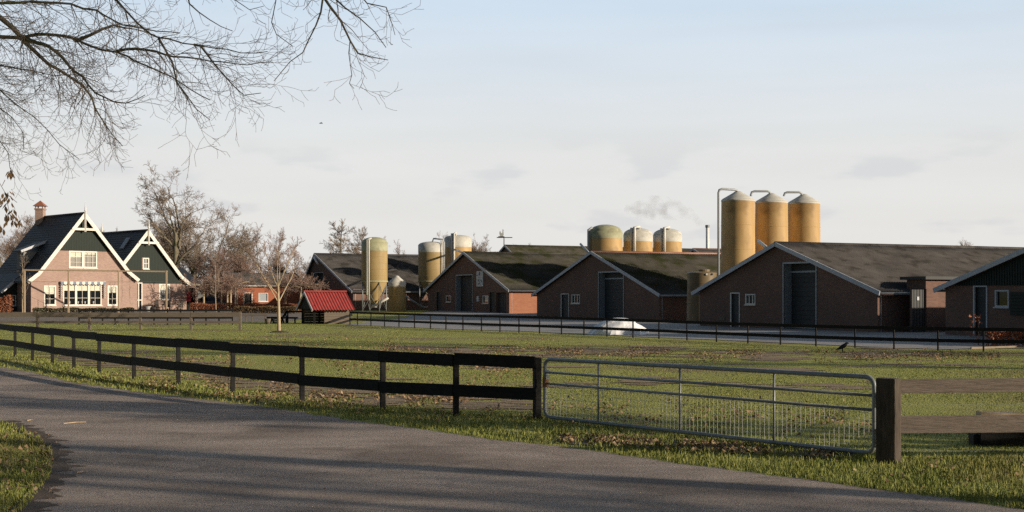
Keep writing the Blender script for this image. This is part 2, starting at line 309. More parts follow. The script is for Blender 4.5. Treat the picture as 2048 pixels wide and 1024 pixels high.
# road: far edge and inner edge read off the place, as world points on the flat ground
far_px = [(-260, 704), (-120, 717), (0, 734), (70, 746), (134, 763), (205, 774), (276, 784), (418, 801), (552, 817), (700, 841), (850, 860), (1000, 881), (1140, 896), (1281, 916), (1400, 933), (1587, 956), (1800, 986), (2048, 1020), (2300, 1052), (2700, 1100)]
near_px = [(-320, 815), (-150, 828), (0, 843), (45, 858), (80, 878), (103, 902), (108, 925), (100, 955), (78, 985), (45, 1024), (0, 1062), (-60, 1120)]
def gnd0(px, py): Y = F * EYE / (py - HOR); return (PX(px, Y), Y)
far_w = [gnd0(*p) for p in far_px]; near_w = [gnd0(*p) for p in near_px]
def jag(pts, amp, step, seed):  # break a smooth edge up
    rg = np.random.default_rng(seed); out = []
    for a, b in zip(pts[:-1], pts[1:]):
        L = math.dist(a, b); n = max(1, int(L / step))
        for i in range(n):
            t = i / n; q = rg.normal(0, amp); out.append((a[0] + (b[0] - a[0]) * t + q * .5, a[1] + (b[1] - a[1]) * t + q))
    out.append(pts[-1]); return out
fe = jag(far_w, .035, .25, 1); ne = jag(near_w, .04, .2, 2)
rd = MB()
outline = fe + [(14, -30), (-9, -30)] + ne[::-1]
rd.poly([(x, y, .006) for x, y in outline]); rd.build('road', mt['asphalt'], kind='structure')
dirt = MB(); 
di = [(x + max(.01, .15 + .30 * NO.noise((i * .21, 0, 0)) + .16 * NO.noise((i * .9, 3, 0))), y + .1) for i, (x, y) in enumerate(jag(near_w[2:], .01, .06, 3))]
i0 = [(x - .12, y) for x, y in jag(near_w[2:], .01, .06, 4)]; m_ = min(len(di), len(i0))
dirt.grid([[(x, y, .010) for x, y in i0[:m_]], [(x, y, .010) for x, y in di[:m_]]]); dirt.build('dirt_edge', mt['dirt'], kind='structure')
# concrete farm yard
yn = [(690, 650), (742, 652), (829, 656), (926, 660), (1038, 663), (1123, 667), (1266, 674), (1434, 681), (1632, 690), (1788, 697), (1905, 700), (1950, 698)]
yw = [ground(*p) for p in yn]
rows = []
cols = [(x, y + .25) for x, y, z in yw] + [(40, 50), (70, 50)]
for k in range(101):
    rows.append([(x + (40 if j < 999 else 0) * (k / 100) * .15, y + (170 - y) * (k / 100), gzf(y + (170 - y) * (k / 100)) + .02) for j, (x, y) in enumerate(cols)])
yd = MB(); yd.grid(rows); yd.build('yard', mt['concrete'], kind='structure')
dr = MB(); dr.grid([[(x, y, gzf(y) + .012) for x in np.linspace(-80, -16.5, 8)] for y in np.arange(93, 150, 1.0)]); dr.build('driveway', mt['gravel'], kind='structure')

# ------------------------------------------------------------------ barns
D_, R_ = (.452, -.892), (.892, .452)
def corr_slope(mb, A, B, Vv, L, pitch=.177, amp=.026, rows=7, per=6, sag=.03, seed=0):
    rg = np.random.default_rng(seed); n = int(L / pitch * per); A, B = V3(A), V3(B); sl = (B - A); nrm = sl.cross(V3(Vv)).normalized()
    if nrm.z < 0: nrm = -nrm
    ph = rg.uniform(0, 6); grid = []
    for r in range(rows + 1):
        for step in ((0,) if r in (0, rows) else (0, 1)):
            row = []
            for i in range(n + 1):
                d = L * i / n; t = r / rows
                h = amp * math.cos(2 * math.pi * d / pitch) + (0 if step == 0 else .012) - sag * math.sin(d * .23 + ph) * math.sin(t * 3) + .012 * math.sin(d * 1.1 + r)
                row.append(A + sl * t + V3(Vv) * d + nrm * h)
            grid.append(row)
    mb.grid(grid)
def flatdoor(root, fr, u0, u1, z0, z1, v, mat, name='door', slats=0, frame=None, fw=.07, label=None, vert=False):
    mb = MB(); fr.box(mb, u0 + .005, u1 - .005, v, v + .06, z0, z1 - .005)
    if slats:
        for i in range(slats):
            if vert: a = u0 + (u1 - u0) * (i + .15) / slats; b = u0 + (u1 - u0) * (i + .85) / slats; fr.box(mb, a, b, v - .02, v - .002, z0 + .02, z1 - .03)
            else: a = z0 + (z1 - z0) * (i + .08) / slats; b = z0 + (z1 - z0) * (i + .92) / slats; fr.box(mb, u0 + .02, u1 - .02, v - .025, v - .002, a, b)
    d = mb.build(name, mat, root, label=label)
    if frame:
        f = MB()
        fr.box(f, u0, u0 + fw, -.03, .05, z0, z1); fr.box(f, u1 - fw, u1, -.03, .05, z0, z1); fr.box(f, u0 + fw, u1 - fw, -.03, .05, z1 - fw, z1)
        f.build('frame', frame, d)
    return d
def window(root, fr, u0, u1, z0, z1, v=.06, nx=1, nz=1, fw=.07, mat=None, blind=0, bmat=None, sill=True, bars=.03, label=None, glass=None):
    mat = mat or mt['white']; f = MB()
    fr.box(f, u0, u0 + fw, v - .08, v + .03, z0, z1); fr.box(f, u1 - fw, u1, v - .08, v + .03, z0, z1)
    fr.box(f, u0 + fw, u1 - fw, v - .08, v + .03, z1 - fw, z1); fr.box(f, u0 + fw, u1 - fw, v - .08, v + .03, z0, z0 + fw)
    for i in range(1, nx):
        c = u0 + (u1 - u0) * i / nx; fr.box(f, c - bars / 2, c + bars / 2, v - .04, v + .02, z0 + fw, z1 - fw)
    for i in range(1, nz):
        c = z0 + (z1 - z0) * i / nz; fr.box(f, u0 + fw, u1 - fw, v - .037, v + .017, c - bars / 2, c + bars / 2)
    w_ = f.build('window', mat, root, label=label)
    p = MB(); p.poly([fr.p(u0 + .01, v + .035, z0 + .01), fr.p(u1 - .01, v + .035, z0 + .01), fr.p(u1 - .01, v + .035, z1 - .01), fr.p(u0 + .01, v + .035, z1 - .01)]); p.build('pane', glass or mt['glass'], w_)
    if blind:
        b = MB(); fr.box(b, u0 + fw, u1 - fw, v + .022, v + .032, z1 - fw - (z1 - z0) * blind, z1 - fw); b.build('blind', bmat or mt['blind'], w_)
    if sill:
        s_ = MB(); fr.box(s_, u0 - .05, u1 + .05, v - .14, v + .03, z0 - .06, z0 - .002); s_.build('sill', mat, w_)
    return w_
def barn(label, fr, W, L, ez, az, holes, roofmat, ridge=None, ap=None, gable=None, over=.45, roofname='roof', side=None):
    """fr origin = left eave end on the facade; W total width incl. overhang, ez / az eave and apex heights, ap apex u"""
    ap = ap or W / 2; zg = fr.zg
    root = thing('barn', label, 'barn', tuple(fr.p(ap, 0, zg)), 'long brick barns beside the farmyard')
    tz = lambda u: ez + (az - ez) * (u / ap if u < ap else (W - u) / (W - ap))
    prof = [(over, tz(over) - .1), (ap, az - .1), (W - over, tz(W - over) - .1)]
    mb = MB(); wall(mb, fr, prof, zg - .3, holes)
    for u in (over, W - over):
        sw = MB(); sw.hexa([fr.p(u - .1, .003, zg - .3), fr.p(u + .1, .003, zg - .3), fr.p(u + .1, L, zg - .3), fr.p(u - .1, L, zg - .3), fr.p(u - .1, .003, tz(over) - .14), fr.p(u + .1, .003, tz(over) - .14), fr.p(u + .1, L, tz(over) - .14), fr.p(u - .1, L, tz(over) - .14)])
        sw.build('side_wall', side or mt['sunlit_side_brick'], root)
    mb.build('wall', mt['barn_brick'], root)
    bk_ = MB(); wall(bk_, fr, prof, zg - .3, (), v=L); bk_.build('rear_wall', mt['barn_brick'], root)
    rf = MB()
    corr_slope(rf, fr.p(W + .05, -.25, ez - .02), fr.p(ap, -.25, az + .01), fr.V, L + .5, seed=int(W * 10) % 97)
    corr_slope(rf, fr.p(-.05, -.25, ez - .02), fr.p(ap, -.25, az + .01), fr.V, L + .5, seed=int(W * 7) % 97)
    ro = rf.build(roofname, roofmat, root, smooth=True)
    rc = MB(); rc.tube([fr.p(ap, -.3, az + .0), fr.p(ap, L * .33, az + .01), fr.p(ap, L * .66, az - .02), fr.p(ap, L + .3, az)], .12, 8); rc.build('ridge_cap', ridge or roofmat, ro, smooth=True)
    for a, b in (((-.12, ez - .1), (ap, az - .04)), ((W + .12, ez - .1), (ap, az - .04))):
        q = MB(); q.beam(fr.p(a[0], -.3, a[1]), fr.p(b[0], -.3, b[1]), .05, .23); q.build('bargeboard', mt['barge'], root)
    for u, s in ((0, -1), (W, 1)):
        gt = MB(); gt.tube([fr.p(u + s * .1, -.2, ez - .1), fr.p(u + s * .1, L, ez - .12)], .07, 8); gt.build('gutter', mt['pipegrey'], root, smooth=True)
    for u, s in ((over, -1), (W - over, 1)):
        gt = MB(); gt.tube([fr.p(u + s * .1, .25, ez - .15), fr.p(u + s * .07, .25, ez - .4), fr.p(u + s * .07, .25, zg)], .05, 8); gt.build('downpipe', mt['pipegrey'], root, smooth=True)
    return root
def mkfr(px, Y, zoff=0): return Frame(PX(px, Y), Y, D_, R_, gzf(Y - 6))
def bigdoor(root, fr, px0, px1, ptop, pbot, dv=.55, bar=None, jamb=True):
    u0, u1, z0, z1 = fr.rect(px0, px1, ptop, pbot); z0 = fr.zg
    flatdoor(root, fr, u0, u1, z0, z1, dv, mt['darkdoor'], 'roller_door', slats=14)
    j = MB()
    fr.box(j, u0 - .08, u0, -.04, .04, z0, z1); fr.box(j, u1, u1 + .08, -.04, .04, z0, z1); fr.box(j, u0 - .08, u1 + .08, -.04, .04, z1, z1 + .1)
    if jamb: fr.box(j, u0 + .001, u0 + .03, .041, dv - .03, z0, z1 - .01)
    if bar: zb = fr.z((px0 + px1) / 2, bar); fr.box(j, u0 + .031, u1 - .001, dv - .1, dv - .03, zb - .05, zb + .05); fr.box(j, u0 + .031, u1, dv - .09, dv - .03, z0 + .05, z0 + .11)
    j.build('door_frame', mt['steel'], root)
def hole(fr, px0, px1, ptop, pbot, dep, floor=False):
    u0, u1, z0, z1 = fr.rect(px0, px1, ptop, pbot); return (u0, u1, fr.zg - .3 if floor else z0, z1, dep)
def pipe_gable(root, a, b, mat=None, r=.09):
    p = MB(); p.tube([a, b], r, 10); p.build('feed_pipe', mat or mt['pvc'], root, smooth=True)
# barn nearest right of centre (D)
fD = mkfr(1393, 81); WD = 16.4; uD = fD.u(1558)
hs = [hole(fD, 1568, 1632, 527, 655, .55, True), hole(fD, 1461, 1480, 585, 655, .12, True), hole(fD, 1491, 1511, 588, 609, .15)]
ezD = fD.z(1393, 586) + .05; azD = fD.z(1558, 487)
bD = barn('widest brick barn, with a flat-roofed brick porch at its right side', fD, WD, 46, ezD, azD, hs, mt['corr'], ap=uD, side=mt['barn_brick'])
bigdoor(bD, fD, 1568, 1632, 527, 655, bar=543)
flatdoor(bD, fD, *fD.rect(1461, 1480, 585, 655)[:2], fD.zg, fD.z(1470, 585), .1, mt['darkdoor'], frame=mt['white'])
window(bD, fD, *fD.rect(1491, 1511, 588, 609), nx=3, bars=.07)
v_ = MB(); u0, u1, z0, z1 = fD.rect(1438, 1450, 633, 641); fD.box(v_, u0, u1, -.03, .02, z0, z1); v_.build('vent', mt['greywood'], bD)
pA = fD.p(uD - 1.2, -.35, fD.z(1545, 497)); pipe_gable(bD, fD.p(uD - .7, .2, azD - .55), (PX(1517, 77), 77, PZ(482, 77)))
# brick porch on D's right wall
fP = Frame(*fD.p(WD - .45, 2.2, 0)[:2], R_, (-D_[0], -D_[1]), fD.zg)   # facing along D_
up0, up1 = fP.u(1815), fP.u(1900)
fP = Frame(*(fP.O + V3((D_[0], D_[1], 0)) * 1.3 + fP.U * up0)[:2], R_, (-D_[0], -D_[1]), fD.zg)
pw = up1 - up0; pz = PZ(559, fP.O.y)
pm = MB(); hu = [fP.u(1824), fP.u(1853)]; wall(pm, fP, [(0, pz), (pw, pz)], fD.zg - .3, [(hu[0], hu[1], fD.zg - .3, fP.z(1838, 578), .12)])
for u in (0, pw): pm.poly([fP.p(u, 0, fD.zg - .3), fP.p(u, 1.35, fD.zg - .3), fP.p(u, 1.35, pz), fP.p(u, 0, pz)])
pch = pm.build('porch', mt['barn_brick'], bD)
q = MB(); fP.box(q, -.25, pw + .25, -.25, 1.6, pz, pz + .16); q.build('flat_roof', mt['darkdoor'], pch)
dd = flatdoor(pch, fP, hu[0], hu[1], fD.zg, fP.z(1838, 578), .1, mt['darkdoor'], vert=True, slats=5)
nq = MB(); u0, z0 = fP.uz(1838, 597); fP.box(nq, u0 - .07, u0 + .07, .055, .075, z0 - .09, z0 + .09); nq.build('notice', mt['poster'], pch)
# shutters / dark openings beside the porch
fDs = Frame(*fD.p(WD - .45, 0, 0)[:2], R_, (-D_[0], -D_[1]), fD.zg)
flatdoor(bD, fDs, fDs.u(1778), fDs.u(1812), fD.zg + .9, fDs.z(1795, 590), -.07, mt['greenboard'], name='shutter', slats=6)
# barn C
fC = mkfr(1070, 112); WC = fC.u(1324); uC = fC.u(1188)
hs = [hole(fC, 1198, 1247, 545, 640, .55, True), hole(fC, 1122, 1138, 587, 640, .12, True), hole(fC, 1143, 1160, 589, 607, .15)]
ezC = fC.z(1070, 590) + .05; azC = fC.z(1188, 504)
bC = barn('middle brick barn with dark mossy roof and roller door, facing the white heap', fC, WC, 42, ezC, azC, hs, mt['corr2'], ridge=mt['orange'], ap=uC, side=mt['barn_brick'])
bigdoor(bC, fC, 1198, 1247, 545, 640, bar=557)
flatdoor(bC, fC, *fC.rect(1122, 1138, 587, 640)[:2], fC.zg, fC.z(1130, 587), .1, mt['darkdoor'], frame=mt['white'])
window(bC, fC, *fC.rect(1143, 1160, 589, 607), nx=3, bars=.09)
pipe_gable(bC, fC.p(uC - .5, .2, azC - .4), (PX(1161, 106), 106, PZ(488, 106)), mt['pipegrey'])
# barn B
fB = mkfr(853, 135); WB = fB.u(1022); uB = fB.u(932)
hs = [hole(fB, 913, 945, 551, 640, .5, True), hole(fB, 873, 882, 583, 640, .12, True), hole(fB, 892, 902, 591, 604, .15), hole(fB, 965, 977, 591, 607, .15),
      hole(fB, 979, 990, 583, 640, .12, True), hole(fB, 992, 1012, 585, 640, .3, True)]
ezB = fB.z(853, 582) + .05; azB = fB.z(932, 505)
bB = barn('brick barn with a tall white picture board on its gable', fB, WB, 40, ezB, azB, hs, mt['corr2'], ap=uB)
bigdoor(bB, fB, 913, 945, 551, 640, dv=.5)
flatdoor(bB, fB, *fB.rect(873, 882, 583, 640)[:2], fB.zg, fB.z(877, 583), .1, mt['darkdoor'], frame=mt['greywood'])
flatdoor(bB, fB, *fB.rect(979, 990, 583, 640)[:2], fB.zg, fB.z(985, 583), .1, mt['darkdoor'], frame=mt['greywood'])
flatdoor(bB, fB, *fB.rect(992, 1012, 585, 640)[:2], fB.zg, fB.z(1002, 585), .28, mt['darkdoor'], vert=True, slats=4)
window(bB, fB, *fB.rect(892, 902, 591, 604)); window(bB, fB, *fB.rect(965, 977, 591, 607))
u0, u1, z0, z1 = fB.rect(954, 967, 542, 573)
sgn = thing('picture_board', 'tall white board with a faded dark drawing hung on a barn gable', 'sign', tuple(fB.p((u0 + u1) / 2, -.05, z0)))
q = MB(); fB.box(q, u0, u1, -.07, -.01, z0, z1); q.build('panel', mt['poster'], sgn)
q = MB(); rg = random.Random(4)
for _ in range(26):
    a = rg.uniform(u0 + .15, u1 - .25); b = rg.choice([rg.uniform(z0 + .15, z0 + .65), rg.uniform(z0 + .1, z1 - .2)]); fB.box(q, a, a + rg.uniform(.03, .16), -.0765 - .0005 * _, -.072, b, b + rg.uniform(.03, .13))
c = (u0 + u1) / 2; fB.box(q, c - .1, c + .08, -.095, -.072, z1 - .42, z1 - .1); q.build('drawing', mt['ink'], sgn)
u0, u1, z0, z1 = fB.rect(955, 959, 592, 603); q = MB(); fB.box(q, u0, u1, -.1, 0, z0, z1); q.build('meter_box', mt['poster'], bB)
# barn A
fA = Frame(-16.5 - D_[0] * 18, 136 - D_[1] * 18, D_, R_, gzf(136)); WA = 18.0
uA = fA.u(633); hs = [hole(fA, 629, 647, 546, 640, .4, True), hole(fA, 690, 701, 585, 640, .3, True)]
ezA = fA.z(709, 583) + .05; azA = fA.z(633, 508)
bA = barn('leftmost brick barn, its gable behind the red-roofed shelter', fA, WA, 36, ezA, azA, hs, mt['corr'], ap=uA, side=mt['barn_brick'])
bigdoor(bA, fA, 629, 647, 546, 640, dv=.4)
flatdoor(bA, fA, *fA.rect(690, 701, 585, 640)[:2], fA.zg, fA.z(695, 585), .28, mt['darkdoor'])
uq, zq = fA.uz(640, 522); pipe_gable(bA, fA.p(uq - .6, -.5, fA.z(630, 515)), fA.p(uq + .75, -.5, fA.z(651, 528)), r=.12)
# barn E at the right edge, green boarded gable
fE = mkfr(1880, 63); WE = 19.4; fE.zg = gzf(58)
hs = [hole(fE, 1947, 1975, 571, 668, .15, True), hole(fE, 1990, 2018, 580, 614, .15)]
ezE = fE.z(1880, 577); azE = 5.5
bE = barn('brick barn at the right edge with green boards in its gable top', fE, WE, 40, ezE, azE, hs, mt['corr'], ap=9.7, side=mt['barn_brick'])
flatdoor(bE, fE, *fE.rect(1947, 1975, 571, 668)[:2], fE.zg, fE.z(1960, 571), .13, mt['darkdoor'], frame=mt['barge'])
window(bE, fE, *fE.rect(1990, 2018, 580, 614), mat=mt['barge'])
zc = fE.z(1960, 571); q = MB(); tzE = lambda u: ezE + (azE - ezE) * (u / 9.7 if u < 9.7 else (WE - u) / 9.7)
u = 0.0; ustart = max(.5, (zc + .2 - ezE) / (azE - ezE) * 9.7)
u = ustart
while u < WE - ustart:
    z1 = min(tzE(u), tzE(u + .14)) - .14; q.poly([fE.p(u, -.06, zc), fE.p(u + .135, -.06, zc), fE.p(u + .135, -.06, max(zc + .02, tzE(u + .135) - .16)), fE.p(u, -.06, max(zc + .02, tzE(u) - .16))])
    fE.box(q, u + .1, u + .145, -.085, -.02, zc, max(zc + .03, z1)); u += .15
q.build('gable_boards', mt['greenboard'], bE)
u0, z1 = fE.uz(2023, 584); z0 = fE.z(2035, 630); flatdoor(bE, fE, u0, u0 + 1.5, z0, z1, -.09, mt['greenboard'], name='shutter', slats=7)
# roofs of two barns further back
fF = mkfr(1003 - 70, 172); fF = Frame(PX(1013, 170) - D_[0] * 6, 170 - D_[1] * 6, D_, R_, gzf(170))
bF = barn('low barn far behind, its white-edged gable peak under the rooster weathervane', fF, 12, 45, PZ(491, 170) - 3.0, PZ(491, 170), [], mt['corr2'], ap=6)
fG = Frame(PX(1390, 150) - D_[0] * 6, 150 - D_[1] * 6, D_, R_, gzf(150))
bG = barn('barn mostly hidden behind the others, beneath the steel flue', fG, 12, 40, PZ(498, 150) - 2.6, PZ(498, 150), [], mt['corr'], ap=6, ridge=mt['orange'])
# weathervane
vp = fF.p(6, 1.5, 0); zb = PZ(475, vp.y); vx = PX(1008, vp.y)
vn = thing('weathervane', 'grey rooster weathervane on a pole above a white-edged gable peak', 'weathervane', (vx, vp.y, PZ(494, vp.y)))
q = MB(); q.tube([(vx, vp.y, PZ(492, vp.y) - .5), (vx, vp.y, zb)], .06, 8); q.tube([(vx - .95, vp.y, zb), (vx + 1.1, vp.y, zb)], .055, 8)
q.box(vx - .75, vx + .05, vp.y - .12, vp.y + .12, zb, zb + .16); q.build('pole', mt['darkdoor'], vn, smooth=False)
k = 170 / F
prof = [(-8, 3), (-9.5, 8), (-9, 12), (-7.5, 13.2), (-6.3, 10), (-5.2, 8.5), (-3.6, 9), (-3.3, 12), (-3.0, 16), (-2.2, 17.2), (-1.2, 15.2), (-.6, 13.8), (-1.2, 12.6), (-.7, 9), (-.7, 5), (-2, 2.8), (-4, 2), (-6.5, 2)]
q = MB(); pts = [(vx + a * k, zb + b * k) for a, b in prof]
q.poly([(x, vp.y - .09, z) for x, z in pts]); q.poly([(x, vp.y + .09, z) for x, z in pts][::-1])
for a, b in zip(pts, pts[1:] + pts[:1]): q.poly([(a[0], vp.y - .09, a[1]), (a[0], vp.y + .09, a[1]), (b[0], vp.y + .09, b[1]), (b[0], vp.y - .09, b[1])])
q.build('rooster', mt['vane'], vn)
# steel flue
Yc = 152; fx = PX(1415, Yc); fl = thing('flue_pipe', 'shiny steel flue pipe with a cowl standing behind the barn roofs, smoke drifting from it', 'chimney', (fx, Yc, PZ(500, Yc)))
q = MB(); q.tube([(fx, Yc, PZ(500, Yc) - 4), (fx, Yc, PZ(453, Yc))], .2, 14); q.build('pipe', mt['chrome'], fl, smooth=True)
q = MB(); q.tube([(fx, Yc, PZ(455, Yc)), (fx, Yc, PZ(450, Yc))], .26, 14); q.build('cowl', mt['galv'], fl)

# ------------------------------------------------------------------ silos
SG = 'feed silos standing between the barns'
def dome_prof(r, h, n=7): return [(r * math.cos(i / n * math.pi / 2), h * math.sin(i / n * math.pi / 2)) for i in range(n + 1)]
def silo(label, x, y, dia, ztop, dome_h, band, mat, dmat, zbase=None, cone=0, legs=False, conetop=False, vent=True):
    zg = gzf(y); r = dia / 2; root = thing('silo', label, 'silo', (x, y, zg), SG)
    zd = ztop - dome_h; zc = zd - band; zb = zg if not legs else zbase
    q = MB(); prof = [(r, zb), (r, (zb + zc) / 2), (r, zc - .02)]
    if not legs: prof = [(r * 1.05, zg), (r * 1.03, (zb + zc) / 2), (r, zc - .02)]
    for k in range(1, 4):
        z = zb + (zc - zb) * k / 4
    if cone: prof = [(.16, zb - cone)] + prof
    q.lathe((x, y, 0), prof, 40); b = q.build('shell', mat, root, smooth=True)
    for k in range(1, 5):
        z = zb + (zc - zb) * k / 5; q = MB(); rr = r * (1.05 - .05 * k / 5 if not legs else 1); q.lathe((x, y, 0), [(rr - .005, z - .035), (rr + .012, z - .02), (rr + .012, z + .02), (rr - .005, z + .035)], 40); q.build('seam_ring', mat, b, smooth=True)
    q = MB()
    if conetop: dp = [(r * 1.01, 0), (r * .97, dome_h * .12), (r * .6, dome_h * .52), (r * .3, dome_h * .85), (r * .2, dome_h), (.01, dome_h + .05)]
    else: dp = dome_prof(r * 1.0, dome_h)
    q.lathe((x, y, 0), [(r + .015, zc - .03), (r + .02, zd)] + [(a, zd + h) for a, h in dp], 40); q.build('dome', dmat, root, smooth=True)
    if vent: q = MB(); q.lathe((x, y, 0), [(.22, ztop - .06), (.22, ztop + .07), (.01, ztop + .12)], 16); q.build('lid', dmat, root)
    if legs:
        q = MB(); q.lathe((x, y, 0), [(r, zb - .06), (r + .05, zb - .05), (r + .05, zb + .07), (r, zb + .08)], 40); q.build('ring', mt['dome_green'], root)
        lp = []
        for k in range(4):
            t = math.radians(28 + 90 * k); px_, py_ = x + r * .98 * math.cos(t), y + r * .98 * math.sin(t); lp.append((px_, py_))
            q = MB(); q.tube([(px_, py_, zg), (px_, py_, zb + .05)], .055, 8); q.build('leg', mt['galv'], root, smooth=True)
        for k in range(4):
            a, b2 = lp[k], lp[(k + 1) % 4]; q = MB(); q.tube([(*a, zg + .2), (*b2, zb - .15)], .03, 6); q.tube([(*b2, zg + .2), (*a, zb - .15)], .03, 6); q.build('brace', mt['galv'], root)
    return root, zg, zb
def vpipe(root, pts, r, mat, name='fill_pipe', n=10):
    q = MB(); q.tube(pts, r, n); q.build(name, mat, root, smooth=True)
# S1 on legs
Y = 123; x = PX(749, Y); s1, zg, zb = silo('olive-topped silo on legs with a funnel bottom, in front of the leftmost barn roof', x, Y, 52 / F * Y, PZ(474, Y), .55, .75, mt['silo_olive'], mt['dome_green'], zbase=PZ(563, Y), cone=2.3, legs=True, vent=False)
r = 26 / F * Y
vpipe(s1, [(PX(740, Y - 1.5), Y - 1.4, PZ(477, Y) - .1), (PX(737, Y), Y - r - .12, PZ(480, Y)), (PX(737, Y), Y - r - .12, PZ(590, Y))], .085, mt['pvc'])
vpipe(s1, [(PX(742, Y - 1.5), Y - 1.2, PZ(477, Y)), (PX(741, Y), Y - r - .1, PZ(481, Y)), (PX(741, Y), Y - r - .1, PZ(600, Y))], .075, mt['pvc'])
vpipe(s1, [(x - .2, Y - .2, PZ(614, Y)), (PX(778, Y), Y - .8, PZ(596, Y))], .1, mt['pvc'], 'auger')
q = MB(); q.lathe((x, Y, 0), [(.28, zb - 2.45), (.3, zb - 2.2), (.16, zb - 2.1)], 14); q.build('outlet', mt['galv'], s1)
# small tank T
Y = 126; silo('short yellow tank with a white cone top, right beside the legged silo', PX(794, Y), Y, 35 / F * Y, PZ(552, Y), .65, .35, mt['silo_olive'], mt['dome'], conetop=True, vent=False)
q = MB()
# S2
Y = 139; x = PX(863, Y); r = 26.5 / F * Y
s2, zg, zb = silo('stout olive silo with a cream band left of the picture-board barn, half in shade', x, Y, 2 * r, PZ(483, Y), .4, .75, mt['silo_olive'], mt['dome'], zbase=PZ(563, Y), cone=2.0, legs=True, vent=False)
vpipe(s2, [(x + .1, Y - .6, PZ(486, Y)), (PX(868, Y), Y - r * .6, PZ(478, Y)), (PX(886, Y), Y - r * .6, PZ(479, Y)), (PX(889, Y), Y - r * .6, PZ(486, Y)), (PX(889, Y), Y - r * .6, PZ(545, Y))], .09, mt['pipegrey'])
vpipe(s2, [(PX(886, Y), Y - r * .75, PZ(481, Y)), (PX(886, Y), Y - r * .75, PZ(548, Y))], .07, mt['pvc'])
vpipe(s2, [(PX(811, Y - 4), Y - 4, PZ(592, Y - 4)), (PX(832, Y - 4), Y - 4, PZ(606, Y - 4)), (PX(846, Y - 3.5), Y - 3.5, PZ(614, Y - 4)), (PX(856, Y - 3), Y - 3, PZ(615, Y - 4))], .08, mt['pipegrey'], 'auger')
# S3
Y = 145; x = PX(916, Y); r = 27 / F * Y
s3, zg, zb = silo('white-topped yellow silo rising directly behind the picture-board barn', x, Y, 2 * r, PZ(470, Y), .35, 1.0, mt['silo'], mt['dome'], vent=False)
vpipe(s3, [(x - .2, Y - r * .5, PZ(472, Y) - .1), (PX(912, Y), Y - r * .9, PZ(467, Y)), (PX(909, Y), Y - r - .15, PZ(468, Y)), (PX(909, Y), Y - r - .15, PZ(545, Y))], .13, mt['pvc'])
vpipe(s3, [(PX(905, Y), Y - r - .05, PZ(468, Y)), (PX(905, Y), Y - r - .05, PZ(545, Y))], .12, mt['pipegrey'])
vpipe(s3, [(PX(911, Y), Y - r - .1, PZ(500, Y)), fB.p(uB, .3, azB - .25)], .11, mt['pvc'], 'auger')
# low three behind C
low = [(1211, 68, 449, 8.6, 'green', 'green-domed squat silo, leftmost of three behind the middle barn'), (1276, 58, 456, 11.96, 'white', 'white-topped squat silo with a pale pipe, between two others behind the middle barn'), (1335, 57, 457, 15.2, 'white', 'white-topped squat silo with a pale pipe, rightmost of the three behind the middle barn')]
for i, (px, wpx, top, t, kind, lb) in enumerate(low):
    Y = 115 + .452 * t; x = PX(px, Y); r = wpx / 2 / F * Y
    s, zg, zb = silo(lb, x, Y, 2 * r, PZ(top, Y), .75 if i == 0 else .6, .55 if i == 0 else .65, mt['silo'], mt['dome_green'] if i == 0 else mt['dome'], vent=False)
    if i == 0: vpipe(s, [(x - r * .8, Y - r * .4, PZ(456, Y)), (x - r - .03, Y - r * .45, PZ(460, Y)), (x - r - .05, Y - r * .45, zg)], .13, mt['pipegrey'])
    else:
        xp = x - r * .35; vpipe(s, [(x + .05, Y - .5, PZ(top + 2, Y)), (x, Y - r * .8, PZ(top - 1, Y)), (xp, Y - r - .1, PZ(top, Y)), (xp, Y - r - .14, PZ(505, Y))], .14, mt['pvc'])
        vpipe(s, [(xp - .26, Y - r - .02, PZ(top + 1, Y)), (xp - .26, Y - r - .05, PZ(505, Y))], .12, mt['pipegrey'])
# tall three
tall = [(1476, 68, 383, 'left'), (1543, 66, 387, 'mid'), (1608, 65, 389, 'right')]
tl = ['leftmost of the three tall yellow silos, its grey pipe running down to the ground', 'middle one of the three tall yellow silos with white cone tops', 'rightmost of the three tall yellow silos, fully in the clear above the barn ridge']
for i, (px, wpx, top, _) in enumerate(tall):
    Y = 92 + 1.3 * i; x = PX(px, Y); r = wpx / 2 / F * Y / 1.03; ztop = PZ(top, Y)
    s, zg, zb = silo(tl[i], x, Y, 2 * r, ztop, .62, .06, mt['silo'], mt['dome'], conetop=True, vent=False)
    hx = x - r - (.25 if i == 0 else .18); zt = PZ([380, 383, 385][i], Y); xe = PX([1475, 1540, 1603][i], Y)
    zlow = zg if i == 0 else PZ(390, Y) - .1; yp = Y - r * (.75 if i == 0 else .2)
    if i == 0: hx = PX(1437, yp)
    else: hx = PX([0, 1502, 1568][i], yp)
    vpipe(s, [(hx, yp, zlow), (hx, yp, zt - .25), (hx + .06, yp, zt - .07), (hx + .25, yp, zt), (xe - .25, Y - .3, zt), (xe - .05, Y - .2, zt - .06), (xe, Y - .1, zt - .3)], .085, mt['pipegrey'])
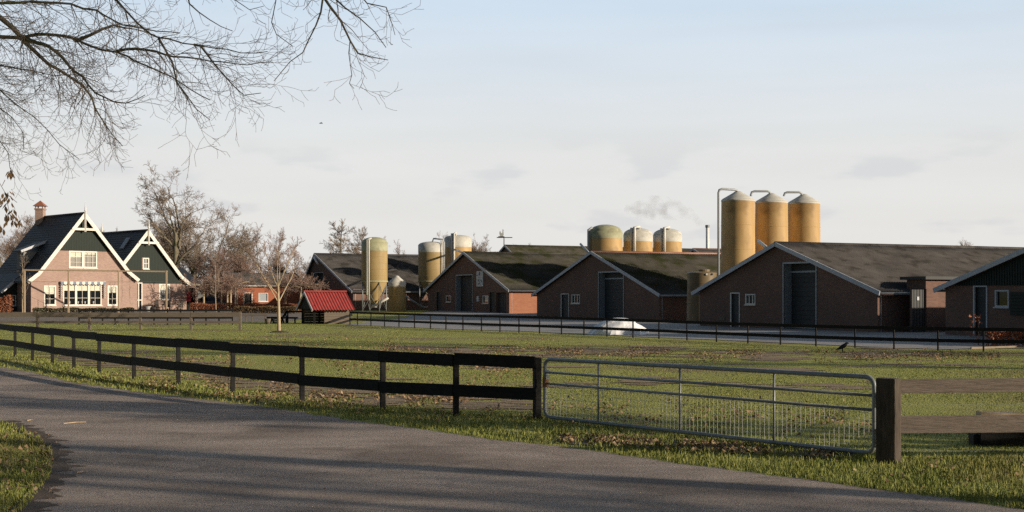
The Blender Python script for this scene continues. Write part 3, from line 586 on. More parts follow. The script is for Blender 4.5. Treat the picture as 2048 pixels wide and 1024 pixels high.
# dark small tank
Y = 90; x = PX(1404, Y)
mt['tank'] = M('tank_brown', (.16, .115, .06), (.24, .175, .095), 1.5, .5, c3=(.12, .09, .05), s3=.8, f3=.55)
st_, zg, zb = silo('brown storage tank with a flat lid, at the left eave corner of the wide barn', x, Y, 58 / F * Y, PZ(543, Y), .1, .05, mt['tank'], mt['tank'], vent=False)
q = MB(); q.lathe((x + .15, Y, 0), [(.4, PZ(543, Y) - .02), (.4, PZ(539, Y)), (.01, PZ(538, Y))], 16); q.build('hatch', mt['tank'], st_)
for dx in (.18, .55):
    q = MB(); a = -math.acos(dx / 1.02); q.tube([(x + dx, Y - math.sqrt(1.03 ** 2 - dx ** 2) - .0, PZ(549, Y)), (x + dx, Y - math.sqrt(1.03 ** 2 - dx ** 2) - .05, PZ(549, Y))], .07, 12); q.build('port', mt['white'] if dx < .3 else mt['darkdoor'], st_)
# hopper machine seen in the gap between the barns
Y = 101; mx_ = PX(1357, Y); zg = gzf(Y)
hm = thing('hopper_machine', 'farm machine with a pale sloping chute, glimpsed in the gap left of the brown tank', 'farm machine', (mx_, Y, zg))
q = MB(); P_ = lambda a, b: (PX(a, Y), PZ(b, Y))
def slab(q, pts, y0, y1):
    q.poly([(x, y0, z) for x, z in pts]); q.poly([(x, y1, z) for x, z in pts][::-1])
    for a, b in zip(pts, pts[1:] + pts[:1]): q.poly([(a[0], y0, a[1]), (a[0], y1, a[1]), (b[0], y1, b[1]), (b[0], y0, b[1])])
slab(q, [P_(1351, 591), P_(1356, 600), P_(1368, 607), P_(1374, 616), P_(1366, 614), P_(1358, 610)], Y - .5, Y + .5); q.build('chute', mt['beige'], hm)
q = MB(); slab(q, [P_(1344, 589), P_(1348, 590), P_(1346, 606), P_(1344, 610)], Y - .4, Y + .4); q.build('side_plate', mt['beige'], hm)
q = MB(); q.beam((PX(1345, Y), Y, PZ(626, Y)), (PX(1352, Y), Y, PZ(598, Y)), .1, .1); q.beam((PX(1352, Y), Y, PZ(604, Y)), (PX(1372, Y), Y, PZ(620, Y)), .12, .12); q.beam((PX(1344, Y), Y, PZ(626, Y)), (PX(1374, Y), Y, PZ(626, Y)), .5, .1); q.build('frame', mt['greenboard'], hm)
for px in (1347, 1355, 1369):
    q = MB(); q.tube([(PX(px, Y), Y - .6, zg + .33), (PX(px, Y), Y - .42, zg + .33)], .3, 14); q.build('wheel', mt['tyre'], hm)

# ------------------------------------------------------------------ farmhouse
q2 = .70711
fH = Frame(PX(62, 122.6), 122.6, (q2, q2), (-q2, q2), gzf(125))
def gable_house(fr, root, feet, apex, base, D, brick_m, board_y, holes, over=.25, flare=0, left_low=None, roof_t=.16):
    """fr on the facade wall; feet/apex: (u,z) of the bargeboard line; returns helpers"""
    (ul, zl), (ua, za), (ur, zr) = feet[0], apex, feet[1]
    line = [(ul, zl), (ua, za), (ur, zr)]
    if flare: line = [(ul, zl), (ul + 1.1, zl + 1.1 * flare), (ua, za), (ur - 1.1, zr + 1.1 * flare), (ur, zr)]
    T = lambda u: float(np.interp(u, [p[0] for p in line], [p[1] for p in line]))
    wl, wr = base
    us = sorted(set([wl, wr] + [p[0] for p in line if wl < p[0] < wr]))
    prof = [(u, T(u) - .12) for u in us]
    mb = MB(); wall(mb, fr, prof, fr.zg - .3, holes)
    for u in (wl, wr): mb.poly([fr.p(u, 0, fr.zg - .3), fr.p(u, D, fr.zg - .3), fr.p(u, D, T(u) - .12), fr.p(u, 0, T(u) - .12)])
    wall(mb, fr, prof, fr.zg - .3, (), v=D)
    mb.build('wall', brick_m, root)
    # green boards above board_y
    bz = board_y; uu = [wl] if False else None
    lo = [u for u in np.linspace(wl, wr, 400) if T(u) - .14 > bz + .05]
    if lo:
        q = MB(); a, b = lo[0], lo[-1]; n = int((b - a) / .17); hs_ = [h for h in holes]
        for i in range(n):
            u0 = a + (b - a) * i / n; u1 = a + (b - a) * (i + 1) / n - .012; segs = [(bz, None)]
            cut = [h for h in hs_ if h[0] < u1 and h[1] > u0 and h[3] > bz]
            zt0, zt1 = T(u0) - .15, T(u1) - .15
            if cut:
                h = cut[0]
                if h[2] - .05 > bz: fr.box(q, u0, u1, -.045, -.005, bz, h[2] - .05)
                zb = h[3] + .05
            else: zb = bz
            if min(zt0, zt1) > zb: 
                q.hexa([fr.p(u0, -.045, zb), fr.p(u1, -.045, zb), fr.p(u1, -.005, zb), fr.p(u0, -.005, zb), fr.p(u0, -.045, zt0), fr.p(u1, -.045, zt1), fr.p(u1, -.005, zt1), fr.p(u0, -.005, zt0)])
        q.build('gable_boards', mt['greenboard'], root)
    # roof slabs along the line, tiled
    rf = MB()
    for p0, p1 in zip(line[:-1], line[1:]):
        A = fr.p(p0[0], -over, p0[1]); B = fr.p(p1[0], -over, p1[1]); n_ = max(2, int((V3(B) - V3(A)).length / .32))
        L = D + 2 * over
        for k in range(n_):  # courses of tiles, each a shallow step
            up = p1[1] > p0[1]
            a = V3(A).lerp(V3(B), k / n_); b = V3(A).lerp(V3(B), (k + 1) / n_)
            la, lb = (.045, 0) if up else (0, .045)
            a1 = a + V3((0, 0, la)); b1 = b + V3((0, 0, lb)); t_ = V3((0, 0, -roof_t)); vv = fr.V * L
            rf.hexa([a + t_, b + t_, b + t_ + vv, a + t_ + vv, a1, b1, b1 + vv, a1 + vv])
    ro = rf.build('roof', mt['tile'], root)
    rt = MB(); rt.tube([fr.p(ua, -over, za + .02), fr.p(ua, D + over, za + .02)], .13, 8); rt.build('ridge_tiles', mt['tile'], ro, smooth=True)
    # white bargeboards, cross tie, king post with finial
    for half in (line[:len(line) // 2 + 1], line[len(line) // 2:]):
        q = MB()
        for p0, p1 in zip(half[:-1], half[1:]): q.beam(fr.p(p0[0], -over - .05, p0[1] - .12), fr.p(p1[0], -over - .05, p1[1] - .12), .07, .34)
        q.build('bargeboard', mt['white'], root)
    zt = za - (za - zl) * .235; ut = [np.interp(zt, [zl, za], [ul, ua]), np.interp(-zt, [-za, -zr], [ua, ur])]
    q = MB(); q.beam(fr.p(ut[0], -over - .12, zt), fr.p(ut[1], -over - .12, zt), .06, .22)
    q.beam(fr.p(ua, -over - .14, zt - .25), fr.p(ua, -over - .14, za + .25), .14, .14, up=(1, 0, 0))
    q.build('gable_truss', mt['white'], root)
    for v_ in (-over - .14, D + over):
        q = MB(); c = fr.p(ua, v_, za + .2); q.lathe(tuple(c), [(.08, 0), (.11, .08), (.06, .18), (.085, .3), (.05, .42), (.03, .8), (.005, 1.0)], 10); q.build('finial', mt['white'], root, smooth=True)
    return T, line
hou = thing('farmhouse', 'pink brick farmhouse with steep black tiled roof and a chimney with small red cap', 'house', tuple(fH.p(5, 0, fH.zg)))
hw = fH.u(275)
lh = [(88, 112, 571, 611), (126, 203, 566, 611), (215, 235, 571, 611), (138, 194, 502, 536)]
holes = [hole(fH, *h, .1) for h in lh]
apexH = fH.uz(166, 427); fl_ = fH.uz(52, 562); fr_ = fH.uz(274, 559)
zb_ = fH.z(166, 502)
T, _ = gable_house(fH, hou, (fl_, fr_), apexH, (0, hw), 9.0, mt['pink_brick'], zb_, holes, over=.35, flare=.75)
# string course at eaves height
q = MB(); zc = fH.z(165, 563)
for a, b in ((0, fH.u(119)), (fH.u(210), hw)): fH.box(q, a, b, -.03, -.002, zc - .06, zc + .03)
q.build('string_course', mt['pink_brick'], hou)
r_ = [fH.rect(*h) for h in lh]
window(hou, fH, *r_[0], nx=2, nz=3, fw=.13, blind=.36); window(hou, fH, *r_[2], nx=2, nz=3, fw=.13, blind=.3)
u0, u1, z0, z1 = r_[1]
for i in range(3):
    a = u0 + (u1 - u0) * i / 3; b = u0 + (u1 - u0) * (i + 1) / 3; window(hou, fH, a + .003, b - .003, z0, z1, nx=2, nz=3, fw=.1, blind=.3, sill=False)
q = MB(); fH.box(q, u0 - .05, u1 + .05, -.12, .05, z0 - .07, z0 - .003); q.build('sill', mt['white'], hou)
for i, uu in enumerate((.18, .40, .50, .58, .66, .80)):
    q = MB(); c = fH.p(u0 + (u1 - u0) * uu, .16, z0 + .1); q.lathe(tuple(c), [(.06, 0), (.1, .22), (.11, .3), (.02, .31)], 10); q.build('windowsill_pot', mt['pot'], hou)
u0, u1, z0, z1 = r_[3]; mid = (u0 + u1) / 2
gl2 = mt['upper_glass'] = M('upper_glass', (.22, .23, .24), None, rough=.1, spec=.8)
window(hou, fH, u0, mid - .003, z0, z1, nx=2, nz=3, fw=.13, blind=.3, glass=gl2); window(hou, fH, mid + .003, u1, z0, z1, nx=3, nz=3, fw=.13, blind=.12, glass=gl2)
# scalloped valance over the wide window
u0, u1, z0, z1 = fH.rect(119, 209, 563, 574); q = MB(); fH.box(q, u0, u1, -.30, -.05, z1 - .12, z1)
va = q.build('awning', mt['white'], hou)
blue = M('slate_cloth', (.22, .25, .32)); n = 15
for i in range(n):
    q = MB(); c = u0 + (u1 - u0) * (i + .5) / n; r = (u1 - u0) / n / 2; pts = [fH.p(c - r, -.31, z1 - .03), ] + [fH.p(c - r * math.cos(t), -.31, z1 - .18 - r * .9 * math.sin(t)) for t in np.linspace(0, math.pi, 8)] + [fH.p(c + r, -.31, z1 - .03)]
    slabp = [p + fH.V * .015 for p in pts]; q.poly(pts); q.poly(slabp[::-1])
    for j in range(len(pts)): k = (j + 1) % len(pts); q.poly([pts[j], slabp[j], slabp[k], pts[k]])
    q.build('scallop', mt['white'] if i % 2 else blue, va)
for uu in (fH.u(121), fH.u(207)):
    q = MB()
    for k in range(7): q.tube([fH.p(uu - .09, -.2, z1 - .3 - k * .2), fH.p(uu + .09, -.2, z1 - .38 - k * .2)], .09 if k % 2 else .06, 6)
    q.build('side_trim', mt['pot'], va)
# chimney at the back of the ridge
c = fH.p(apexH[0] - .1, 8.2, 0); zt = PZ(415, c.y); q = MB(); q.box(c.x - .75, c.x + .05, c.y - .4, c.y + .4, apexH[1] - .8, zt - .25); q.box(c.x - .82, c.x + .12, c.y - .47, c.y + .47, zt - .25, zt - .1)
ch = q.build('chimney', mt['pink_brick'], hou)
q = MB()
for a in (-.7, 0): 
    for b in (-.35, .35): q.box(c.x + a - .05, c.x + a + .05, c.y + b - .05, c.y + b + .05, zt - .1, zt + .12)
q.build('cap_post', mt['pink_brick'], ch)
q = MB(); e_ = [(c.x - .95, c.y - .55), (c.x + .25, c.y - .55), (c.x + .25, c.y + .55), (c.x - .95, c.y + .55)]; tip = (c.x - .35, c.y, zt + .72)
for i in range(4): a, b = e_[i], e_[(i + 1) % 4]; q.poly([(*a, zt + .12), (*b, zt + .12), tip])
q.poly([(*a, zt + .12) for a in e_[::-1]]); q.build('cap_roof', M('clay_tile', (.30, .11, .06), (.36, .15, .09), 6, .8), ch)
# dormer on the left slope
fDm = Frame(*fH.p(fl_[0] + 1.4, 3.6, 0)[:2], (-q2, q2), (q2, q2), fH.zg)   # faces left, U runs back
dz = T(fl_[0] + 1.4) - .45
q = MB(); z1 = dz + 2.1
for v0 in (0, 1.5): q.poly([fDm.p(v0, 0, dz - .2), fDm.p(v0, 2.4, dz - .2), fDm.p(v0, 2.4, z1), fDm.p(v0, 0, z1)])
q.poly([fDm.p(0, 0, dz - .2), fDm.p(1.5, 0, dz - .2), fDm.p(1.5, 0, z1), fDm.p(0, 0, z1)]); dm = q.build('dormer', mt['plaster'], hou)
q = MB(); q.hexa([fDm.p(-.25, -.35, z1), fDm.p(1.75, -.35, z1), fDm.p(1.75, 2.9, z1 + 1.3), fDm.p(-.25, 2.9, z1 + 1.3), fDm.p(-.25, -.35, z1 + .14), fDm.p(1.75, -.35, z1 + .14), fDm.p(1.75, 2.9, z1 + 1.44), fDm.p(-.25, 2.9, z1 + 1.44)]); q.build('dormer_roof', mt['tile'], dm)
q = MB(); q.beam(fDm.p(-.28, -.36, z1 + .05), fDm.p(-.28, 2.7, z1 + 1.28), .05, .24); q.build('dormer_bargeboard', mt['barge'], dm)
window(dm, fDm, .4, 3.0, dz + .5, z1 - .2, nx=3, sill=False) if False else None
# low rear wing to the left with its own roof and a small gabled porch
fW = Frame(*fH.p(fl_[0] + .55, 3.0, 0)[:2], (-q2, q2), (q2, q2), fH.zg)
zlo, zhi = fH.zg + 1.9, fH.zg + 3.5
q = MB(); q.poly([fW.p(0, -1.3, fH.zg - .3), fW.p(0, 0, fH.zg - .3), fW.p(0, 0, zhi - .3), fW.p(0, -1.3, zlo - .1)]); q.poly([fW.p(0, -1.3, fH.zg - .3), fW.p(5.5, -1.3, fH.zg - .3), fW.p(5.5, -1.3, zlo), fW.p(0, -1.3, zlo)]); wg = q.build('side_wing', mt['greenboard'], hou)
q = MB(); q.hexa([fW.p(-.3, -1.7, zlo - .2), fW.p(6, -1.7, zlo - .2), fW.p(6, .3, zhi), fW.p(-.3, .3, zhi), fW.p(-.3, -1.7, zlo), fW.p(6, -1.7, zlo), fW.p(6, .3, zhi + .2), fW.p(-.3, .3, zhi + .2)]); q.build('wing_roof', mt['tile'], wg)
q = MB(); q.beam(fW.p(-.34, -1.75, zlo - .05), fW.p(-.34, -.4, zlo + 1.05), .06, .24); q.build('wing_bargeboard', mt['barge'], wg)
fWf = Frame(*fW.p(-.0, -1.3, 0)[:2], (q2, q2), (-q2, q2), fH.zg)
window(hou, fWf, .25, 1.1, fH.zg + .6, fH.zg + 1.6, v=-.03, nx=2, nz=2, mat=mt['barge'])
# annex
fX = Frame(-40.7, 129.2, (q2, q2), (-q2, q2), gzf(130)); 
apexX = fX.uz(293, 461); frx = fX.uz(377, 567); flx = (2 * apexX[0] - frx[0], frx[1]); wx = fX.u(373)
ann = thing('house_annex', 'smaller cross gable joined to the farmhouse, green boarded with one tiny attic window', 'house', tuple(fX.p(apexX[0], 0, fX.zg)))
ax = [(286, 298, 516, 538), (318, 340, 568, 599)]
holes = [hole(fX, *h, .1) for h in ax]
gable_house(fX, ann, (flx, frx), apexX, (2 * apexX[0] - wx, wx), 9.0, mt['pink_brick'], fX.z(300, 567), holes, over=.35, flare=.75)
window(ann, fX, *fX.rect(*ax[0]), nx=2, nz=2, fw=.1, glass=gl2, bars=.06); window(ann, fX, *fX.rect(*ax[1]), nx=2, nz=1, fw=.13, blind=.3, glass=gl2)
# glazed porch between the two gables
q = MB(); u0, u1 = fX.u(263), fX.u(283); z1 = fX.z(273, 566)
for i in range(4): c = u0 + (u1 - u0) * i / 3; fX.box(q, c - .05, c + .05, -.1, -.003, fX.zg, z1)
for z in (fX.zg + 1.1, z1): fX.box(q, u0 - .05, u1 + .05, -.098, -.004, z - .05, z + .05)
gp = q.build('glazed_door', mt['white'], ann); q = MB(); q.poly([fX.p(u0, -.03, fX.zg), fX.p(u1, -.03, fX.zg), fX.p(u1, -.03, z1), fX.p(u0, -.03, z1)]); q.build('pane', mt['glass'], gp)
# skylight on the annex roof
sa = fX.p(apexX[0] - 1.6, 2.2, np.interp(apexX[0] - 1.6, [flx[0] + 1.1, apexX[0]], [flx[1] + .8, apexX[1]]) + .12)
q = MB(); q.beam(sa, sa + fX.U * .75 + V3((0, 0, 1.12)), .75, .07, up=(-q2, -q2, .7)); q.build('skylight', mt['pipegrey'], ann)

# garden shed right of the annex
fS = Frame(PX(371, 137), 137, (q2 * 1.2, q2 * .75), (-q2 * .75, q2 * 1.2), gzf(137)); sw = fS.u(396)
shd = thing('garden_shed', 'small tiled-roof shed with a dark open doorway, tucked against the right of the annex', 'shed', tuple(fS.p(1, 0, fS.zg)))
z1 = fS.z(383, 571); q = MB(); hd = (fS.u(373), fS.u(391), fS.zg - .3, fS.z(383, 575), .5); wall(q, fS, [(0, z1), (sw, z1)], fS.zg - .3, [hd])
for u in (0, sw): q.poly([fS.p(u, 0, fS.zg - .3), fS.p(u, 5, fS.zg - .3), fS.p(u, 5, z1), fS.p(u, 0, z1)])
q.build('wall', mt['pink_brick'], shd)
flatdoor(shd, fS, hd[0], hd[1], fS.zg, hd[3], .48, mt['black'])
q = MB(); zr = fS.z(370, 538)
q.hexa([fS.p(-2.2, -.4, z1), fS.p(sw + .3, -.4, z1), fS.p(sw - .6, 3, zr), fS.p(-2.2, 3, zr), fS.p(-2.2, -.4, z1 + .15), fS.p(sw + .3, -.4, z1 + .15), fS.p(sw - .6, 3, zr + .15), fS.p(-2.2, 3, zr + .15)]); q.build('roof', mt['tile'], shd)
q = MB(); fS.box(q, -.2, sw + .35, -.5, -.38, z1 - .02, z1 + .16); q.build('gutter', mt['white'], shd)
u_ = fS.u(377); q = MB(); q.poly([fS.p(u_ - .2, .1, fS.zg + .9), fS.p(u_ + .28, .1, fS.zg + .9), fS.p(u_ + .28, .1, fS.zg + 2.0), fS.p(u_ - .2, .1, fS.zg + 2.0)]); q.poly([fS.p(u_ - .2, .14, fS.zg + .9), fS.p(u_ - .2, .14, fS.zg + 2.0), fS.p(u_ + .28, .14, fS.zg + 2.0), fS.p(u_ + .28, .14, fS.zg + .9)])
tag(q.build('hanging_cloth', mt['redcloth']), 'red and grey cloth hanging in the dark doorway of the tiled shed', 'cloth')
# grey boarded lean-to with a car in front
fK = Frame(PX(393, 150), 150, (1, .25), (-.25, 1), gzf(150)); kw = fK.u(462)
car_s = thing('carport', 'pale grey boarded carport with a slanting roof, left of the red brick outbuilding', 'carport', tuple(fK.p(2, 0, fK.zg)))
q = MB(); wall(q, fK, [(0, fK.z(395, 571)), (fK.u(450), fK.z(450, 588))], fK.zg - .2); q.build('wall', mt['plaster'], car_s)
q = MB(); a0, a1 = fK.z(393, 569), fK.z(455, 588)
q.hexa([fK.p(-.3, -.3, a0), fK.p(kw, -.3, a1), fK.p(kw, 5, a1), fK.p(-.3, 5, a0), fK.p(-.3, -.3, a0 + .15), fK.p(kw, -.3, a1 + .15), fK.p(kw, 5, a1 + .15), fK.p(-.3, 5, a0 + .15)]); q.build('roof', mt['tile'], car_s)
def make_car(px, Y):
    zg = gzf(Y); x = PX(px, Y); r = thing('parked_car', 'dark blue car parked before the grey carport, mostly hidden by the copper hedge', 'car', (x, Y, zg))
    prof = [(-2.1, .35), (-2.15, .7), (-2.0, .86), (-1.35, .95), (-.75, 1.38), (.55, 1.42), (1.35, .98), (2.0, .88), (2.15, .6), (2.1, .35)]
    q = MB(); sx = lambda u, v, z: (x + u, Y + v, zg + z)
    for v0, v1, k in ((-.8, .8, 0),):
        n = len(prof); lo = [sx(u, v0 + (.12 if z > 1 else 0), z) for u, z in prof]; hi = [sx(u, v1 - (.12 if z > 1 else 0), z) for u, z in prof]
        q.poly(lo); q.poly(hi[::-1])
        for i in range(n): j = (i + 1) % n; q.poly([lo[i], hi[i], hi[j], lo[j]])
    q.build('body', mt['car'], r, bevel=.04)
    q = MB(); q.poly([sx(-1.2, -.83, .97), sx(.0, -.83, .97), sx(.0, -.71, 1.33), sx(-.72, -.71, 1.33)]); q.poly([sx(.06, -.83, .97), sx(1.18, -.83, .97), sx(.52, -.71, 1.35), sx(.06, -.71, 1.33)]); q.build('side_window', mt['glass'], r)
    for u in (-1.3, 1.3):
        for v in (-.82, .82): q = MB(); q.tube([sx(u, v - .1, .33), sx(u, v + .1, .33)], .33, 18); q.build('wheel', mt['tyre'], r)
    for u in (-2.13, 2.13): q = MB(); q.tube([sx(u - .03, -.6, .7), sx(u + .03, -.6, .7)], .1, 10); q.build('headlight', mt['pot'], r)
make_car(420, 143)
# red brick outbuilding
fO = Frame(PX(466, 140), 140, R_, (-D_[0], -D_[1]), gzf(140)); ow = 7.6
obd = thing('outbuilding', 'low red brick outbuilding with grey corrugated roof and dark door, behind the copper hedge', 'outbuilding', tuple(fO.p(3, 0, fO.zg)))
z1 = fO.z(520, 571); hs = [hole(fO, 487, 505, 585, 622, .15, True), hole(fO, 517, 536, 586, 603, .12)]
q = MB(); wall(q, fO, [(0, z1), (ow, z1)], fO.zg - .3, hs); zr = PZ(545, 143)
for u in (0, ow): q.poly([fO.p(u, 0, fO.zg - .3), fO.p(u, 6, fO.zg - .3), fO.p(u, 6, z1), fO.p(u, 3, zr - .05), fO.p(u, 0, z1)])
q.build('wall', mt['red_brick'], obd)
flatdoor(obd, fO, hs[0][0], hs[0][1], fO.zg, hs[0][3], .13, mt['black'], frame=mt['white'], fw=.09)
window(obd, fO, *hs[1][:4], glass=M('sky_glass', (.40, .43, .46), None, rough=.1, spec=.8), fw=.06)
q = MB(); corr_slope(q, fO.p(-.6, -.35, z1 - .05), fO.p(-.6, 3, zr), fO.U, ow + 1); corr_slope(q, fO.p(-.6, 6.35, z1 - .05), fO.p(-.6, 3, zr), fO.U, ow + 1); q.build('roof', mt['corr'], obd, smooth=True)
q = MB(); q.tube([fO.p(-.5, -.4, z1 - .05), fO.p(ow, -.4, z1 - .05)], .06, 8); q.build('gutter', mt['pvc'], obd)
for px in (469.5, 473): q = MB(); c = fO.p(fO.u(px), -.25, 0); q.tube([(c.x, c.y, fO.zg), (c.x, c.y, z1 - .1)], .09, 8); q.build('post', mt['white'] if px < 471 else mt['palewood'], obd)
# low dark sheds between the outbuilding and barn A
fO2 = Frame(*fO.p(ow, .2, 0)[:2], R_, (-D_[0], -D_[1]), fO.zg); o2w = 4.2
ob2 = thing('open_shed', 'low dark open-fronted shed between the red outbuilding and the leftmost barn', 'shed', tuple(fO2.p(2, 0, fO2.zg)))
q = MB(); wall(q, fO2, [(0, z1 - .1), (o2w, z1 - .1)], fO2.zg - .3, [(.4, 1.8, fO2.zg + .7, z1 - .5, .8), (2.2, 3.9, fO2.zg + .7, z1 - .5, .8)]); q.poly([fO2.p(0, .8, fO2.zg), fO2.p(o2w, .8, fO2.zg), fO2.p(o2w, .8, z1), fO2.p(0, .8, z1)]); q.build('wall', mt['red_brick'], ob2)
q = MB(); fO2.box(q, .0, o2w + .2, -.4, 5, z1 - .1, z1 + .1); q.build('roof', mt['corr'], ob2)
for a, b in ((.4, 1.8), (2.2, 3.9)): q = MB(); fO2.box(q, a, b, -.08, 0, fO2.zg + .64, fO2.zg + .7); q.build('sill', mt['barge'], ob2)

# trellis frame before the farmhouse
Yt = 120.5; zt = gzf(Yt)
trl = thing('trellis', 'tall thin wooden trellis frame standing before the farmhouse', 'trellis', (PX(195, Yt), Yt, zt))
for px in (49, 137, 237, 333): q = MB(); q.beam((PX(px, Yt), Yt, zt - .2), (PX(px, Yt), Yt, PZ(541, Yt)), .13, .13, up=(1, 0, 0)); q.build('post', mt['palewood'], trl)
q = MB(); q.beam((PX(47, Yt), Yt, PZ(540, Yt)), (PX(335, Yt), Yt, PZ(543, Yt)), .09, .13); q.build('top_beam', mt['palewood'], trl)
q = MB(); q.beam((PX(51, Yt), Yt, PZ(563, Yt)), (PX(335, Yt), Yt, PZ(563, Yt)), .015, .015); q.build('wire', mt['galv'], trl)
# garden furniture on the terrace by the annex
def chair(px, Y, rz, lb):
    x, zg = PX(px, Y), gzf(Y); r = thing('garden_chair', lb, 'chair', (x, Y, zg), 'chairs round the terrace table'); c, s = math.cos(rz), math.sin(rz)
    def P(a, b, z): return (x + a * c - b * s, Y + a * s + b * c, zg + z)
    def bx(q, a0, a1, b0, b1, z0, z1): q.hexa([P(a0, b0, z0), P(a1, b0, z0), P(a1, b1, z0), P(a0, b1, z0), P(a0, b0, z1), P(a1, b0, z1), P(a1, b1, z1), P(a0, b1, z1)])
    q = MB(); bx(q, -.3, .3, -.3, .3, .4, .48); q.build('seat', mt['garden'], r)
    q = MB(); bx(q, -.3, .3, .26, .33, .48, 1.05); q.build('backrest', mt['garden'], r)
    for a in (-.27, .22):
        for b in (-.27, .22): q = MB(); bx(q, a, a + .05, b, b + .05, 0, .4); q.build('leg', mt['garden'], r)
    for a in (-.32, .27): q = MB(); bx(q, a, a + .05, -.28, .26, .62, .67); q.build('armrest', mt['garden'], r)
chair(318, 126, 1.2, 'dark garden chair on the terrace, leftmost beside the annex window'); chair(337, 128.3, 3.0, 'dark garden chair behind the terrace table, back turned to the wall'); chair(359, 127, -1.4, 'dark garden chair at the right end of the terrace table')
Y = 126.5; x = PX(343, Y); zg = gzf(Y); tb = thing('garden_table', 'dark garden table on the terrace below the annex window', 'table', (x, Y, zg))
q = MB(); q.box(x - .85, x + .85, Y - .5, Y + .5, zg + .7, zg + .76); q.build('tabletop', mt['garden'], tb)
for a in (-.75, .7):
    for b in (-.42, .37): q = MB(); q.box(x + a, x + a + .06, Y + b, Y + b + .06, zg, zg + .7); q.build('leg', mt['garden'], tb)
for px, s_, lb in ((296, .3, 'pale planter pot on the terrace left of the garden chairs'), (307, .24, 'small dark planter beside the pale pot on the terrace')):
    x = PX(px, 125); q = MB(); q.lathe((x, 125, gzf(125)), [(s_ * .7, 0), (s_, s_ * 1.7), (s_ * 1.1, s_ * 1.8), (s_ * .9, s_ * 1.75), (.01, s_ * 1.6)], 14); tag(q.build('planter', mt['pot'] if px < 300 else mt['garden']), lb, 'planter')

# ------------------------------------------------------------------ red-roofed shelter
Xs, Ys = PX(608, 87), 87; zs = gzf(87)
fR = Frame(Xs, Ys, R_, (-D_[0], -D_[1]), zs)     # U along the ridge, -V toward the camera
sh = thing('animal_shelter', 'small timber animal shelter with a bright red sheet roof, on the grass', 'shelter', tuple(fR.p(1.45, 0, zs)))
zrd = PZ(584, 87.6); zev = PZ(620, 86) ; Ls = 2.95; hv = 1.75
q = MB(); 
for s in (-1, 1):
    rows = []
    for k in range(9):
        t = k / 8; rows.append([fR.p(-.02 + (Ls + .04) * i / 120, s * hv * t, zrd + (zev - zrd) * t + .03 * math.cos(2 * math.pi * i / 120 * 15) + (.012 if k % 2 else 0)) for i in range(121)])
    q.grid(rows)
rr = q.build('roof', mt['red_roof'], sh, smooth=True)
q = MB(); q.beam(fR.p(-.03, 0, zrd + .06), fR.p(Ls + .03, 0, zrd + .06), .22, .07); q.build('ridge_cap', mt['red_roof'], rr)
w0 = hv * .72; zw = zrd + (zev - zrd) * .74
q = MB()
for i in range(7): a = zs - .05 + (zw - zs) * i / 7; fR.box(q, 1.0, Ls - .25, -w0, -w0 + .04, a, a + (zw - zs) / 7 - .012)
for i in range(7): a = zs - .05 + (zw - zs) * i / 7; fR.box(q, .25, Ls - .25, w0 - .04, w0, a, a + (zw - zs) / 7 - .012)
for i in range(10):
    b0 = -w0 + 2 * w0 * i / 10; fR.box(q, Ls - .27, Ls - .23, b0 + .005, b0 + 2 * w0 / 10, zs - .05, zrd + (zev - zrd) * max(abs(b0), abs(b0 + .2 * w0)) / hv - .05)
q.build('wall', mt['greywood'], sh)
q = MB()
for i in range(12):
    b0 = -hv * .95 + 1.9 * hv * i / 12; b1 = b0 + 1.9 * hv / 12 - .01; m = max(abs(b0), abs(b1)); zt_ = zrd + (zev - zrd) * m / hv - .05
    zb2 = zs + 1.02
    if zt_ > zb2: fR.box(q, .1, .14, b0, b1, zb2, zt_)
q.build('gable_boards', mt['black'], sh)
q = MB(); q.beam(fR.p(.0, hv, zev - .03), fR.p(.0, 0, zrd - .03), .04, .16); q.beam(fR.p(.0, -hv, zev - .03), fR.p(.0, 0, zrd - .03), .04, .16); q.build('bargeboard', mt['barge'], sh)
for b in (-w0, w0, -.2): q = MB(); c = fR.p(.3 if abs(b) > .3 else 1.0, b, 0); q.beam((c.x, c.y, zs - .1), (c.x, c.y, zw if abs(b) > .3 else zrd - .2), .12, .12, up=(1, 0, 0)); q.build('post', mt['black'], sh)
q = MB(); q.beam(fR.p(1.3, -w0 - .3, zs + .12), fR.p(Ls - .1, -w0 - .3, zs + .62), .05, .14); q.beam(fR.p(1.9, -w0 - .32, zs + .02), fR.p(Ls + .1, -w0 - .32, zs + .34), .05, .12); q.build('ramp_board', mt['black'], sh)

# timber bench and rails left of the shelter
Y = 88; zg = gzf(Y)
bn = thing('picnic_bench', 'dark timber picnic bench on trestle legs, left of the red-roofed shelter', 'bench', (PX(552, Y), Y, zg))
q = MB(); q.box(PX(535, Y), PX(571, Y), Y - .35, Y + .35, PZ(637, Y), PZ(633.5, Y)); q.build('tabletop', mt['black'], bn)
for px in (544, 565):
    q = MB(); x = PX(px, Y); q.beam((x - .12, Y, zg), (x, Y, PZ(637, Y)), .08, .08, up=(0, 1, 0)); q.beam((x + .12, Y, zg), (x, Y, PZ(637, Y)), .08, .08, up=(0, 1, 0)); q.build('leg', mt['black'], bn)
Y = 90; zg = gzf(Y)
fr2 = thing('timber_rack', 'dark timber frame with a crossbar and seat plank beside the red-roofed shelter', 'rack', (PX(590, Y), Y, zg))
for px, t in ((574, 624), (606, 622)): q = MB(); x = PX(px, Y); q.beam((x, Y, zg - .1), (x, Y, PZ(t, Y)), .18, .18, up=(1, 0, 0)); q.build('post', mt['black'], fr2)
q = MB(); q.beam((PX(566, Y), Y, PZ(634, Y)), (PX(574, Y), Y, PZ(623, Y)), .12, .14); q.beam((PX(572, Y), Y, PZ(623, Y)), (PX(608, Y), Y, PZ(623, Y)), .12, .12); q.build('crossbar', mt['black'], fr2)
